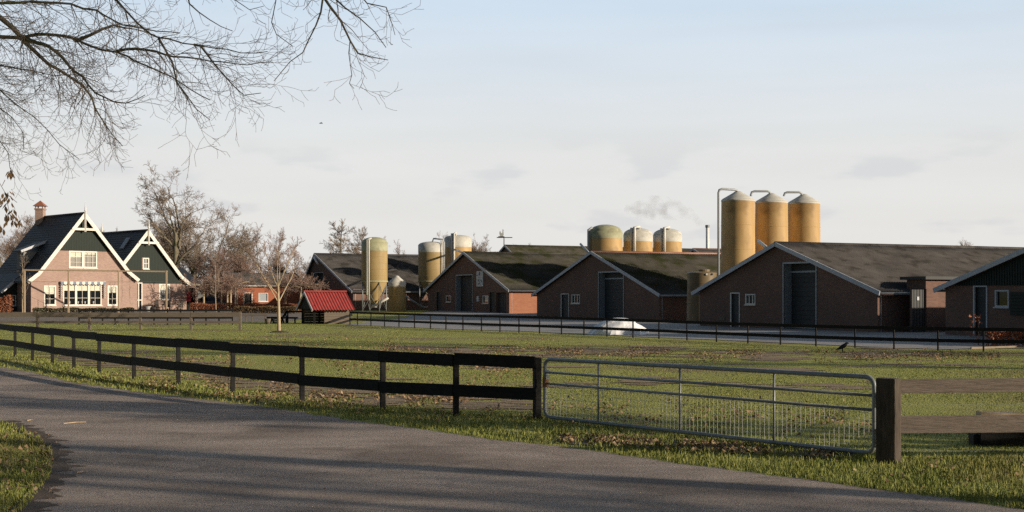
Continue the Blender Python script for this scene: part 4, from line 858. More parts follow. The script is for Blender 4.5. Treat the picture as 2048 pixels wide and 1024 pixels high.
q = MB(); q.box(PX(566, Y), PX(595, Y), Y - .25, Y + .25, PZ(637, Y), PZ(634, Y)); q.beam((PX(590, Y), Y, zg), (PX(590, Y), Y, PZ(637, Y)), .1, .1, up=(1, 0, 0)); q.build('plank_seat', mt['black'], fr2)
q = MB(); q.beam((PX(573.5, Y - .12), Y - .12, PZ(632, Y)), (PX(573.5, Y - .12), Y - .12, PZ(627, Y)), .05, .05, up=(1, 0, 0)); q.build('post_cap', mt['white'], fr2)
Y = 86; x = PX(535.5, Y); q = MB(); q.lathe((x, Y, gzf(Y)), [(.15, 0), (.2, .32), (.215, .36), (.19, .34), (.16, .02), (.01, .02)], 18); bk = tag(q.build('bucket', mt['greywood'], smooth=True), 'grey bucket standing on the grass left of the picnic bench', 'bucket')
Y = 89; x = PX(556, Y); zg = gzf(Y); tr = thing('pale_crate', 'pale slatted crate under the picnic bench', 'crate', (x, Y, zg))
q = MB()
for k in range(3): q.box(x - .3, x + .3, Y - .22, Y - .2, zg + .02 + k * .12, zg + .1 + k * .12); q.box(x - .3, x + .3, Y + .2, Y + .22, zg + .02 + k * .12, zg + .1 + k * .12)
for a in (-.3, .28): q.box(x + a, x + a + .02, Y - .2, Y + .2, zg + .02, zg + .34)
q.build('slats', mt['palewood'], tr)
# white heap in the yard
hx, hy, hz_ = ground(1238, 670); hy += .45; hx = PX(1238, hy); hz_ = gzf(hy) + .02
rg = np.random.default_rng(7); q = MB(); rows = []
for i in range(13):
    t = i / 12; row = []
    for j in range(41):
        a = 2 * math.pi * j / 40; rx = 1.5 * (1 - t) ** .75 * (1 + .16 * NO.noise((math.cos(a) * 2, math.sin(a) * 2, t * 3))); z = .80 * (1 - (1 - t) ** 1.7) + .05 * (1 - t) * NO.noise((math.cos(a) * 4 * (1 - t), math.sin(a) * 4 * (1 - t), t * 9 + 3))
        row.append((hx + rx * math.cos(a), hy + rx * .75 * math.sin(a), hz_ + max(0, z)))
    rows.append(row)
q.grid(rows); tag(q.build('white_heap', mt['whitesheet']), 'low heap of bright white material on the yard behind the rail fence', 'heap')

# ------------------------------------------------------------------ fences
def lerp(a, b, t): return tuple(x + (y - x) * t for x, y in zip(a, b))
fence = thing('black_fence', 'black two-board fence curving along the grass verge to the metal gate', 'fence', ground(604, 802))
FPX = [(-75, 694), (-40, 699.5), (-3, 706), (30, 713), (65, 720), (105, 727), (148, 735.5), (198, 745.5), (268, 757), (357, 770), (465, 785), (604, 803), (765, 820), (912, 832), (1074, 839)]
fw_ = [gnd0(*p) for p in FPX]
rg = random.Random(3)
for k, (x, y) in enumerate(fw_):
    q = MB(); h = 1.02 if k < len(fw_) - 1 else 1.0; wd = .09 if k < len(fw_) - 1 else .115; tl_ = rg.uniform(-.012, .012)
    q.beam((x, y, -.2), (x + tl_, y, h), wd, wd * .85, up=(.4, -.9, 0)); q.build('post', mt['black'], fence, bevel=.006)
for (x0, y0), (x1, y1) in zip(fw_[:-1], fw_[1:]):
    d = V3((x1 - x0, y1 - y0, 0)).normalized(); nn = V3((d.y, -d.x, 0)) * .068
    for za, zb in ((.84, 1.04), (.32, .52)):
        e0, e1 = rg.uniform(-.018, .018), rg.uniform(-.018, .018); zc = (za + zb) / 2
        q = MB(); q.beam(V3((x0, y0, zc + e0)) + nn + d * .004, V3((x1, y1, zc + e1)) + nn - d * .004, .034, zb - za); q.build('rail', mt['black'], fence, bevel=.004)
# hanging gate
G0, G1 = V3((.53, 20.9, 0)), V3((4.46, 16.0, 0)); gd = (G1 - G0).normalized(); GL = (G1 - G0).length
def gp_(u, z): return G0 + gd * u + V3((0, 0, z))
gate = thing('field_gate', 'galvanised tubular field gate with wire mesh in its lower half', 'gate', tuple(G0))
zb0, zb1, zt0, zt1 = .06, .06, .985, 1.0; R0 = .12
def zt_(u): return zt0 + (zt1 - zt0) * u / GL
path = []
for cx_, cz_, a0 in ((R0, zb0 + R0, 180), (GL - R0, zb1 + R0, 270), (GL - R0, zt1 - R0, 0), (R0, zt0 - R0, 90)):
    for i in range(7): t = math.radians(a0 + 90 * i / 6); path.append(gp_(cx_ + R0 * math.cos(t), cz_ + R0 * math.sin(t)))
path.append(path[0]); q = MB(); q.tube(path, .03, 10, cap=False); q.build('frame', mt['galv'], gate, smooth=True)
for z in (.775, .595): q = MB(); q.tube([gp_(.02, z), gp_(GL - .02, z)], .02, 8); q.build('bar', mt['galv'], gate, smooth=True)
def gate_u(px): k = (px - CX) / F; return (k * G0.y - G0.x) / (gd.x - k * gd.y)
for px in (1197, 1360, 1548): q = MB(); u = gate_u(px); q.tube([gp_(u, zb0), gp_(u, zt_(u))], .017, 8); q.build('upright', mt['galv'], gate, smooth=True)
q = MB(); nw = int(GL / .075)
for i in range(1, nw):
    u = GL * i / nw; wob = random.Random(i).uniform(-.006, .006); q.tube([gp_(u, .075), gp_(u + wob, .33), gp_(u, .62)], .0034, 4, cap=False)
for z in (.16, .26, .36, .46, .56): q.tube([gp_(.02 + GL * i / 12, z + .006 * math.sin(i * 2.1 + z * 9)) for i in range(13)], .0032, 4, cap=False)
q.build('wire_mesh', mt['wire'], gate)
q = MB(); q.tube([gp_(-.01, .80), gp_(.12, .79)], .022, 8); q.tube([gp_(.05, .66), gp_(.06, .74)], .018, 8); a = gp_(.07, .70); q.beam(a + V3((0, -.05, -.035)), a + V3((0, -.05, .035)), .07, .06, up=(1, 0, 0)); q.build('latch', mt['pvc'], gate)
q = MB(); q.beam(gp_(-.02, .62), gp_(.05, .62), .07, .16); q.build('latch_plate', M('rusty_iron', (.22, .11, .06), (.32, .18, .11), 20, .9), gate)
for z in (.17, .80): q = MB(); q.tube([gp_(GL, z), gp_(GL + .13, z)], .02, 8); q.tube([gp_(GL + .1, z - .07), gp_(GL + .1, z + .07)], .024, 8); q.build('hinge', mt['wire'], gate)
# gate post
gx, gy = gnd0(1777, 925); gpz = 1.015
gp = thing('gate_post', 'thick square wooden post on which the metal gate hangs', 'post', (gx, gy, 0))
a = math.radians(56); q = MB(); h = .119; c_, s_ = math.cos(a), math.sin(a)
cor = [(gx + (i * c_ - j * s_) * h, gy + (i * s_ + j * c_) * h) for i, j in ((-1, -1), (1, -1), (1, 1), (-1, 1))]
q.hexa([(*p, -.3) for p in cor] + [(*p, gpz - .02 + .02 * k) for p, k in zip(cor, (1, .6, 1, 1.2))]); q.build('shaft', mt['oldpost'], gp, bevel=.012)
# weathered fence to the right
wf = thing('weathered_fence', 'weathered bare-wood board fence right of the gate post, with thin wires', 'fence', (gx + 2, gy + .2, 0))
for x0, x1, za, zb in ((gx + .13, gx + 3.3, .83, 1.0), (gx + 3.31, gx + 7, .83, 1.0), (gx + .13, gx + 3.3, .345, .555), (gx + 3.31, gx + 7, .345, .555)):
    q = MB(); q.beam((x0, gy + .02 + .06 * (x0 - gx), (za + zb) / 2), (x1, gy + .02 + .06 * (x1 - gx), (za + zb) / 2 + .01), .04, zb - za); q.build('board', mt['oldwood'], wf, bevel=.006)
for dx in (3.3, 6.5): q = MB(); q.beam((gx + dx, gy + .3 + .06 * dx, -.2), (gx + dx, gy + .3 + .06 * dx, 1.02), .11, .11, up=(1, 0, 0)); q.build('post', mt['oldpost'], wf)
for z in (.69, .145): q = MB(); q.tube([(gx + .1, gy - .03, z), (gx + 3.3, gy + .14, z + .005), (gx + 7, gy + .36, z)], .0017, 5); q.build('wire', mt['galv'], wf)
# dark sleepers beyond it
sx_, sy_, _ = ground(1950, 892)
sl_ = thing('timber_sleepers', 'two dark timber sleepers stacked on the grass behind the weathered fence', 'timber', (sx_ + 1, sy_, 0))
q = MB(); q.box(sx_ + .07, sx_ + 3, sy_, sy_ + .28, .0, .235); q.build('sleeper', mt['black'], sl_, bevel=.01)
q = MB(); q.box(sx_ - .0, sx_ + .068, sy_ + .05, sy_ + .25, .0, .15); q.build('end_block', mt['black'], sl_)
q = MB(); x0, y0 = PX(1962, sy_ + .9), sy_ + .9; q.hexa([(x0, y0, 0), (x0 + 1.3, y0 + .1, 0), (x0 + 1.3, y0 + .3, 0), (x0, y0 + .2, 0), (x0, y0, .375), (x0 + 1.3, y0 + .1, .30), (x0 + 1.3, y0 + .3, .30), (x0, y0 + .2, .375)])
tag(q.build('wooden_board', mt['palewood']), 'pale wooden board end showing above the lower weathered rail', 'board')
# dark rail fence along the yard
ff = thing('yard_fence', 'long dark two-rail fence between the grass field and the concrete yard', 'fence', ground(1266, 674))
YF = [(700, 650), (715, 650.5), (742, 652), (769, 653.5), (798, 655), (829, 656.5), (861, 658), (892, 659.5), (926, 661), (963, 662.5), (1000, 664), (1038, 665.5), (1079, 667), (1123, 669), (1168, 671), (1214, 673), (1266, 675.5), (1318, 678), (1374, 681), (1433, 684), (1496, 687), (1561, 690), (1632, 693), (1710, 696), (1788, 698.5), (1876, 701), (1967, 703), (2064, 705), (2165, 707)]
yw_ = [ground(*p) for p in YF]
for x, y, z in yw_: q = MB(); q.tube([(x, y, z - .1), (x, y, z + .86)], .035, 8); q.build('post', mt['greywood'] if False else mt['black'], ff)
for (x0, y0, z0), (x1, y1, z1) in zip(yw_[:-1], yw_[1:]):
    for za, hgt in ((.80, .13), (.37, .13)): q = MB(); q.beam((x0, y0 - .045, z0 + za), (x1, y1 - .045, z1 + za), .03, hgt); q.build('rail', mt['black'], ff)
q = MB(); a, b = ground(1876, 699), ground(2160, 692)
# grey weathered fence at the left of the field
gf = thing('grey_paddock_fence', 'grey weathered two-board paddock fence across the left of the field', 'fence', ground(281, 662))
Yg = 72; pz = gzf(Yg)
gxs = [PX(p, Yg) for p in (-125, -25, 75, 179, 281, 382, 480)]
for x in gxs: q = MB(); q.beam((x, Yg, pz - .2), (x, Yg, pz + 1.0), .17, .13, up=(1, 0, 0)); q.build('post', mt['greywood'], gf)
for x0, x1 in zip(gxs[:-1], gxs[1:]):
    for py, hh in ((629.5, 9), (644.5, 5)):
        zc = PZ(py, Yg); q = MB(); q.beam((x0 + .01, Yg - .1, zc), (x1 - .01, Yg - .1, zc + rg.uniform(-.02, .02)), .035, hh / F * Yg); q.build('rail', mt['greywood'], gf)
df = thing('dark_paddock_fence', 'dark slim-post rail fence just behind the grey paddock fence', 'fence', ground(340, 652))
Yd = 84; pz = gzf(Yd); dxs = [PX(p, Yd) for p in (158, 180, 205, 230, 257, 282, 308, 335, 361, 387, 412, 438, 465)]
for x in dxs: q = MB(); q.beam((x, Yd, pz - .2), (x, Yd, pz + 1.05), .08, .08, up=(1, 0, 0)); q.build('post', mt['black'], df)
for x0, x1 in zip(dxs[:-1], dxs[1:]):
    for za in (.93, .45): q = MB(); q.beam((x0, Yd - .06, pz + za), (x1, Yd - .06, pz + za), .03, .12); q.build('rail', mt['black'], df)
lf = thing('low_rail_fence', 'thin grey low rail fence continuing from the paddock fence towards the bucket', 'fence', ground(505, 650))
Yl = 92; pz = gzf(Yl)
for px in (466, 492, 504, 530): q = MB(); q.beam((PX(px, Yl), Yl, pz - .2), (PX(px, Yl), Yl, pz + .6), .08, .08, up=(1, 0, 0)); q.build('post', mt['greywood'], lf)
q = MB(); q.beam((PX(480, Yl), Yl - .05, pz + .5), (PX(536, Yl), Yl - .05, pz + .5), .03, .12); q.build('rail', mt['greywood'], lf)
# birds
def bird(px, py, Y, L, lb, flying):
    x, z = PX(px, Y), PZ(py, Y)
    if flying:
        q = MB(); q.tube([(x - L * .5, Y, z), (x - L * .2, Y, z + .02), (x + L * .2, Y, z + .02), (x + L * .5, Y, z)], [.01, L * .11, L * .1, .015], 8)
        for s in (-1, 1): q.poly([(x - L * .2, Y, z + .03), (x + L * .2, Y, z + .03), (x + s * .1 + .02, Y - s * L * .55, z + L * .33), (x - .08 + s * .05, Y - s * L * .9, z + L * .05), (x - L * .25, Y - s * L * .5, z + L * .25)])
        return tag(q.build('flying_bird', mt['crow']), lb, 'bird')
    g_ = ground(px, py); x, y, z = g_; r = thing('crow', lb, 'bird', g_)
    q = MB(); q.tube([(x - .24, y, z + .10), (x - .13, y, z + .14), (x - .04, y, z + .19), (x + .06, y, z + .24), (x + .11, y, z + .29), (x + .145, y, z + .33), (x + .17, y, z + .335), (x + .225, y, z + .32)], [.012, .035, .07, .078, .055, .042, .035, .008], 10); q.build('body', mt['crow'], r, smooth=True)
    for s in (-.03, .03): q = MB(); q.tube([(x, y + s, z + .16), (x + .01, y + s, z)], .01, 5); q.build('leg', mt['crow'], r)
bird(642, 247, 95, .27, 'small dark bird flying high in the open sky', True)
bird(1685, 705, 0, 0, 'black crow standing on the grass before the yard fence', False)

# ------------------------------------------------------------------ trees
def seg_arrays(segs, n):
    A = np.array([s[0] for s in segs], float); B = np.array([s[1] for s in segs], float)
    ra = np.array([s[2] for s in segs]); rb = np.array([s[3] for s in segs]); d = B - A
    ln = np.linalg.norm(d, axis=1, keepdims=True); d = d / np.maximum(ln, 1e-6)
    ref = np.where(np.abs(d[:, 2:3]) < .9, np.array([[0, 0, 1.]]), np.array([[1., 0, 0]])); a = np.cross(d, ref); a /= np.linalg.norm(a, axis=1, keepdims=True); b = np.cross(d, a)
    m = len(segs); v = np.zeros((m, 2, n, 3))
    for j in range(n):
        t = 2 * math.pi * j / n; o = a * math.cos(t) + b * math.sin(t)
        v[:, 0, j] = A - d * (ra[:, None] * .3) + o * ra[:, None]; v[:, 1, j] = B + d * (rb[:, None] * .3) + o * rb[:, None]
    base = (np.arange(m) * 2 * n)[:, None]; f = []
    for j in range(n):
        j2 = (j + 1) % n; f.append(np.concatenate([base + j, base + j2, base + n + j2, base + n + j], 1))
    return v.reshape(-1, 3), np.concatenate(f)
def seg_mesh(name, segs, n, mat, parent=None, smooth=True):
    v, f = seg_arrays(segs, n); return np_mesh(name, v, f, mat, parent, smooth=smooth)
def unit(v): return v / max(1e-9, np.linalg.norm(v))
def grow(rg, p, d, L, r, lev, P, out):
    n = P['n'][lev]; sg = L / n
    for i in range(n):
        d = unit(d + rg.normal(0, P['wob'][lev], 3) + np.array([0, 0, P['up'][lev]])); q = p + d * sg * rg.uniform(.85, 1.15)
        r2 = max(P['rmin'], r * (1 - P['taper'][lev] / n)); out[lev].append((p, q, r, r2)); p, r = q, r2
        if lev + 1 < len(P['n']) and (i + 1) / n >= P['start'][lev]:
            last = i == n - 1
            for k in range(P['kids'][lev] + (2 if last else 0)):
                if rg.random() > P['prob'][lev]: continue
                ang = math.radians(rg.uniform(*P['ang'][lev])) * (.6 if last else 1)
                t = unit(np.cross(d, rg.normal(0, 1, 3))); cd = d * math.cos(ang) + t * math.sin(ang)
                fall = 1 - P['shape'][lev] * (i + 1) / n
                grow(rg, p.copy(), cd, L * P['ratio'][lev] * rg.uniform(.65, 1.2) * fall, max(P['rmin'], r * P['rr'][lev]), lev + 1, P, out)
def params(**k):
    d = dict(n=[6, 5, 5, 4, 3], wob=[.06, .14, .18, .22, .25], up=[.03, .05, .04, .03, .02], taper=[.7, .75, .8, .8, .7], start=[.35, .3, .2, .2, 0], kids=[2, 2, 2, 2, 0],
             prob=[.9, .85, .85, .8, 0], ang=[(30, 60), (30, 60), (30, 65), (30, 70), (0, 1)], ratio=[.6, .55, .5, .5, .5], rr=[.55, .6, .6, .6, .6], rmin=.012, shape=[.3, .2, .1, .1, 0]); d.update(k); return d
def proto(name, label, P, L, r, seed, crownmat, barkmat, split=2, group=None, cat='tree', d0=(0, 0, 1)):
    rg = np.random.default_rng(seed); out = [[] for _ in P['n']]; grow(rg, np.zeros(3), np.array(d0, float), L, r, 0, P, out)
    root = thing(name, label, cat, (0, 0, 0), group)
    seg_mesh('trunk', sum(out[:split], []), 7, barkmat, root); seg_mesh('crown', sum(out[split:], []), 3, crownmat, root)
    return root
def dup(o, loc, rz, s, label, sz=None):
    c = o.copy(); COL.objects.link(c); c.location = loc; c.rotation_euler = (0, 0, rz); c.scale = (s, s, sz or s); c['label'] = label
    for ch in list(o.children): k = ch.copy(); COL.objects.link(k); k.parent = c
    return c
def place(o, loc, rz, s, label, sz=None): o.location = loc; o.rotation_euler = (0, 0, rz); o.scale = (s, s, sz or s); o['label'] = label
TG = 'bare winter trees behind the farm'
oakP = params(n=[5, 7, 6, 5, 4], wob=[.05, .20, .22, .25, .25], kids=[2, 1, 2, 2, 0], start=[.55, .25, .2, .2, 0], ang=[(20, 50), (35, 65), (30, 65), (30, 70), (0, 1)], ratio=[.85, .5, .5, .45, .4], rmin=.013, up=[.02, .09, .05, .03, .02], prob=[.8, .85, .8, .75, 0])
denP = params(n=[5, 6, 6, 5, 3], kids=[3, 2, 2, 2, 0], start=[.25, .2, .15, .1, 0], ratio=[.75, .55, .48, .42, .4], ang=[(25, 60), (30, 60), (30, 65), (30, 70), (0, 1)], up=[.03, .1, .06, .04, .02], rmin=.011, prob=[.95, .8, .7, .6, 0])
birP = params(n=[8, 5, 5, 4], kids=[2, 2, 2, 0], start=[.25, .2, .1, 0], ratio=[.42, .55, .5, .4], ang=[(25, 45), (25, 55), (30, 60), (0, 1)], up=[.02, .08, .03, .0], wob=[.05, .12, .2, .25], taper=[.9, .8, .8, .8], shape=[.55, .2, .1, 0], rmin=.013, prob=[.95, .85, .8, 0])
larP = params(n=[13, 5, 4, 3], kids=[4, 3, 2, 0], start=[.3, .2, .1, 0], ratio=[.46, .4, .45, .4], ang=[(72, 95), (25, 55), (30, 60), (0, 1)], up=[0, .03, .05, .05], wob=[.03, .08, .15, .2], taper=[.92, .8, .8, .8], shape=[.62, .1, .1, 0], rmin=.016, prob=[.95, .9, .8, 0])
oak = proto('oak_tree', '', oakP, 8.0, .42, 11, mt['twig'], mt['bark'], group=TG)
dense = [proto('deciduous_tree', '', denP, 6.0, .26, s, mt['twig'] if s != 23 else mt['twigpink'], mt['bark'], group=TG) for s in (21, 22, 23)]
birch = [proto('birch_tree', '', birP, 9.0, .16, s, mt['twigpink'], mt['bark'], group=TG) for s in (31, 32)]
larch = proto('layered_tree', '', larP, 10.0, .18, 41, mt['twig'], mt['bark'], group=TG)
def height(o): return max(max(c.bound_box[i][2] for i in range(8)) for c in o.children)
used = set()
def tree(o, px, top, Y, lb, rz=0, wide=1.0):
    h = PZ(top, Y) - gzf(Y); s = h / height(o); loc = (PX(px, Y), Y, gzf(Y) - .05)
    if o.name in used: t = dup(o, loc, rz, s * wide, lb, s)
    else: used.add(o.name); place(o, loc, rz, s * wide, lb, s); t = o
    return t
d0, d1, d2 = dense; b0, b1 = birch
tree(oak, 352, 320, 158, 'tallest gnarled bare tree rising behind the annex', 2.2, 1.05)
for i, (o, px, top, Y, lb, rz, wd) in enumerate([
    (d0, 8, 428, 150, 'bare tree at the left edge of the photo behind the hedge', .4, 1), (d1, 44, 428, 165, 'bare greyish tree left of the farmhouse roof', 2, 1), (d2, 84, 421, 175, 'reddish bare tree peeping over the farmhouse roof left of the chimney', 3, 1),
    (d1, 212, 452, 185, 'bare tree filling the gap between the farmhouse roof and the annex roof', 1, 1), (d0, 292, 432, 170, 'bare tree just right of the annex ridge, behind the gnarled tall tree', 4, 1.1),
    (d1, 398, 400, 165, 'broad round-crowned brown tree right of the tallest gnarled tree', 5, 1.15), (d0, 440, 404, 175, 'second broad brown tree, its crown merging with the round-crowned one', 2.6, 1.15), (d2, 330, 440, 180, 'reddish bare tree low behind the gnarled tallest tree', 1.7, 1.1),
    (d1, 465, 448, 160, 'lower brown tree at the right shoulder of the broad tree group', .9, 1), (d2, 425, 486, 150, 'reddish shrubby tree above the grey carport', .2, 1.2), (d2, 480, 500, 155, 'reddish shrubby tree above the left end of the outbuilding roof', 2.2, 1.2), (d0, 375, 470, 150, 'dense brown tree right behind the shed roof', 3.3, 1.1),
    (d2, 26, 446, 185, 'reddish bare tree in the far group at the left edge', 1.3, 1.2), (d0, 118, 440, 190, 'bare tree mostly hidden behind the farmhouse roof, right of its chimney', 5.5, 1.2),
    (b0, 518, 443, 165, 'slender bare tree with upright twigs above the outbuilding, the taller of two', 0, .85), (b1, 553, 452, 170, 'slender bare tree with upright twigs above the outbuilding, the shorter of two', 1, .85), (b0, 590, 482, 165, 'small slender tree right behind the leftmost barn gable', 2.5, .9), (d2, 560, 505, 150, 'reddish bush-like tree over the right end of the outbuilding roof', 4.4, 1.2), (d1, 605, 510, 158, 'brown bushy tree against the left roof edge of the leftmost barn', 1.2, 1.1),
    (larch, 686, 436, 185, 'tree with flat layered branches above the leftmost barn roof', .5, .95), (larch, 722, 450, 195, 'thinner tree with layered branches right beside the first layered tree', 2.4, .8), (b1, 768, 470, 200, 'bare tree top right of the olive-topped silo', 2, .8), (b0, 793, 477, 205, 'smaller bare tree top between the legged silo and the stout olive silo', 3, .8),
    (d0, 884, 458, 205, 'bare tree crown behind the two silos left of the picture-board barn', 5, .8), (d1, 962, 463, 205, 'bare tree crown right of the white-topped silo', 3.6, .8), (d2, 940, 470, 215, 'reddish bare crown tucked behind the white-topped silo', 2, .7), (b1, 1050, 484, 215, 'faint low tree tops behind the low white-edged gable', .4, .8), (b0, 1030, 486, 225, 'faint small tree top beside the rooster weathervane', .4, .8), (d2, 1926, 472, 160, 'reddish tree top just showing above the right end of the wide barn roof', 1, .7)]):
    tree(o, px, top, Y, lb, rz, wd)
# young tree on the field
yP = params(n=[6, 6, 5, 4], kids=[2, 2, 2, 0], start=[.66, .25, .1, 0], ratio=[.95, .42, .45, .4], ang=[(22, 42), (25, 50), (30, 60), (0, 1)], up=[.02, .08, .05, .03], wob=[.03, .07, .12, .18], taper=[.45, .8, .8, .8], shape=[.1, .4, .1, 0], rmin=.009, rr=[.5, .5, .6, .6], prob=[1, .75, .6, 0])
yt = proto('young_tree', 'young bare tree with a pale trunk standing alone in the field', yP, 2.5, .095, 57, mt['twigpink'], mt['palebark'])
g_ = ground(558, 665); place(yt, g_, 1.0, (PZ(472, g_[1]) - g_[2]) / height(yt) * 1.15, yt['label'], (PZ(472, g_[1]) - g_[2]) / height(yt))
q = MB(); q.lathe((g_[0], g_[1], g_[2]), [(.55, -.01), (.4, .05), (.15, .1), (.01, .1)], 18); tag(q.build('soil_mound', mt['soil'], smooth=True), 'small dark soil mound round the foot of the young pale tree', 'mound')
# pollarded roof-trained trees
polP = params(n=[4, 5, 4, 3], kids=[0, 3, 2, 0], start=[1, .2, .1, 0], ratio=[.8, .55, .5, .4], ang=[(80, 95), (40, 100), (30, 60), (0, 1)], up=[.02, -.01, .06, .05], wob=[.03, .12, .2, .2], taper=[.2, .5, .8, .8], shape=[0, .1, .1, 0], rmin=.013, rr=[.75, .45, .6, .6], prob=[1, .9, .9, 0])
def polproto(seed):
    rg = np.random.default_rng(seed); out = [[], [], [], []]; P = polP; p = np.zeros(3); r = .11
    for i in range(4): qn = p + np.array([rg.normal(0, .02), rg.normal(0, .02), .6]); out[0].append((p, qn, r, r * .95)); p, r = qn, r * .95
    for k in range(7): a = 2 * math.pi * k / 7 + rg.normal(0, .2); grow(rg, p.copy(), np.array([math.cos(a), math.sin(a), .12]), 1.7, .065, 1, P, out)
    root = thing('pollard_tree', '', 'tree', (0, 0, 0), 'roof-trained pollard trees along the hedge'); seg_mesh('trunk', out[0] + out[1], 7, mt['palebark'], root); seg_mesh('crown', out[2] + out[3], 3, mt['twigpink'], root); return root
pol = polproto(3); first = True
for px, Y, lb, s in ((407, 133, 'pollard tree with knobbly bare arms right of the tiled shed', 1.0), (444, 139, 'short dark pollard tree in front of the parked car', .9), (456, 135, 'left of two close pollard trunks beside the white post of the outbuilding', 1.05), (461.5, 134, 'right of two close pollard trunks beside the white post of the outbuilding', 1.05), (571, 137, 'pollard tree behind the young field tree, before the open shed', 1.0), (597, 136, 'leaning pollard tree just left of the red-roofed shelter', 1.1)):
    loc = (PX(px, Y), Y, gzf(Y) - .05)
    if first: place(pol, loc, 0, s, lb); first = False
    else: t = dup(pol, loc, px, s, lb)
    if px == 597: t.rotation_euler = (0, .12, 1)
spP = params(n=[7, 4, 3], kids=[2, 2, 0], start=[.2, .1, 0], ratio=[.3, .5, .4], ang=[(20, 40), (25, 50), (0, 1)], up=[.02, .06, .03], wob=[.03, .1, .15], taper=[.8, .8, .8], shape=[.4, .1, 0], rmin=.01, rr=[.5, .6, .6], prob=[1, .9, 0])
sp = proto('sapling', '', spP, 4.4, .055, 5, mt['twig'], mt['palebark'], split=1, group='slim saplings before the house and hedge')
first = True
for px, Y, top, lb in ((45, 121, 500, 'forked sapling beside the left post of the trellis'), (97, 119, 565, 'thin sapling before the left ground-floor window'), (181, 119, 565, 'thin sapling before the wide three-part window'), (244, 119.5, 545, 'thin sapling before the right corner of the farmhouse, left one'), (260, 119.8, 545, 'thin sapling before the right corner of the farmhouse, right one'), (432, 124, 500, 'tall thin sapling standing before the copper hedge')):
    s = (PZ(top, Y) - gzf(Y)) / height(sp); loc = (PX(px, Y), Y, gzf(Y)); wd = s * (.25 if 90 < px < 270 else .8)
    if first: place(sp, loc, 0, wd, lb, s); first = False
    else: dup(sp, loc, px, wd, lb, s)
# trees beyond the right edge of the frame whose shadows fall over the road and field
rdP = params(n=[12, 5, 5, 4], kids=[2, 2, 2, 0], start=[.6, .2, .1, 0], ratio=[.3, .55, .5, .4], ang=[(35, 60), (25, 55), (30, 60), (0, 1)], up=[.01, .08, .03, .0], wob=[.02, .12, .2, .25], taper=[.4, .8, .8, .8], shape=[.3, .2, .1, 0], rmin=.015, prob=[.9, .85, .8, 0])
rt_ = proto('roadside_tree', '', rdP, 14.0, .30, 63, mt['twig'], mt['bark'], group='roadside trees outside the right edge')
rdP['start'][0] = .34; rdP['rmin'] = .02
rt2 = proto('roadside_tree', '', rdP, 14.0, .2, 64, mt['twig'], mt['bark'], group='roadside trees outside the right edge')
for i, (x, y, h, lb) in enumerate([(20, 6.2, 17, 'bare roadside tree outside the right edge, nearest to the camera'), (25, 11.6, 16, 'bare roadside tree outside the right edge, second from the camera'), (28, 9.0, 18, 'bare roadside tree outside the right edge, third from the camera'), (31, -.6, 17, 'bare roadside tree outside the right edge, set back behind the nearest one'), (38, -2.4, 18, 'bare roadside tree outside the right edge, farthest back from the lane'), (36, 27, 17, 'bare roadside tree outside the right edge, fourth from the camera'), (44, 33, 17, 'bare roadside tree outside the right edge, farthest from the camera')]):
    s = h / height(rt_)
    if i == 0: place(rt_, (x, y, 0), 0, s, lb)
    elif i == 1: place(rt2, (x, y, 0), 1, h / height(rt2), lb)
    else: dup(rt2, (x, y, 0), i * 1.9, h / height(rt2), lb)
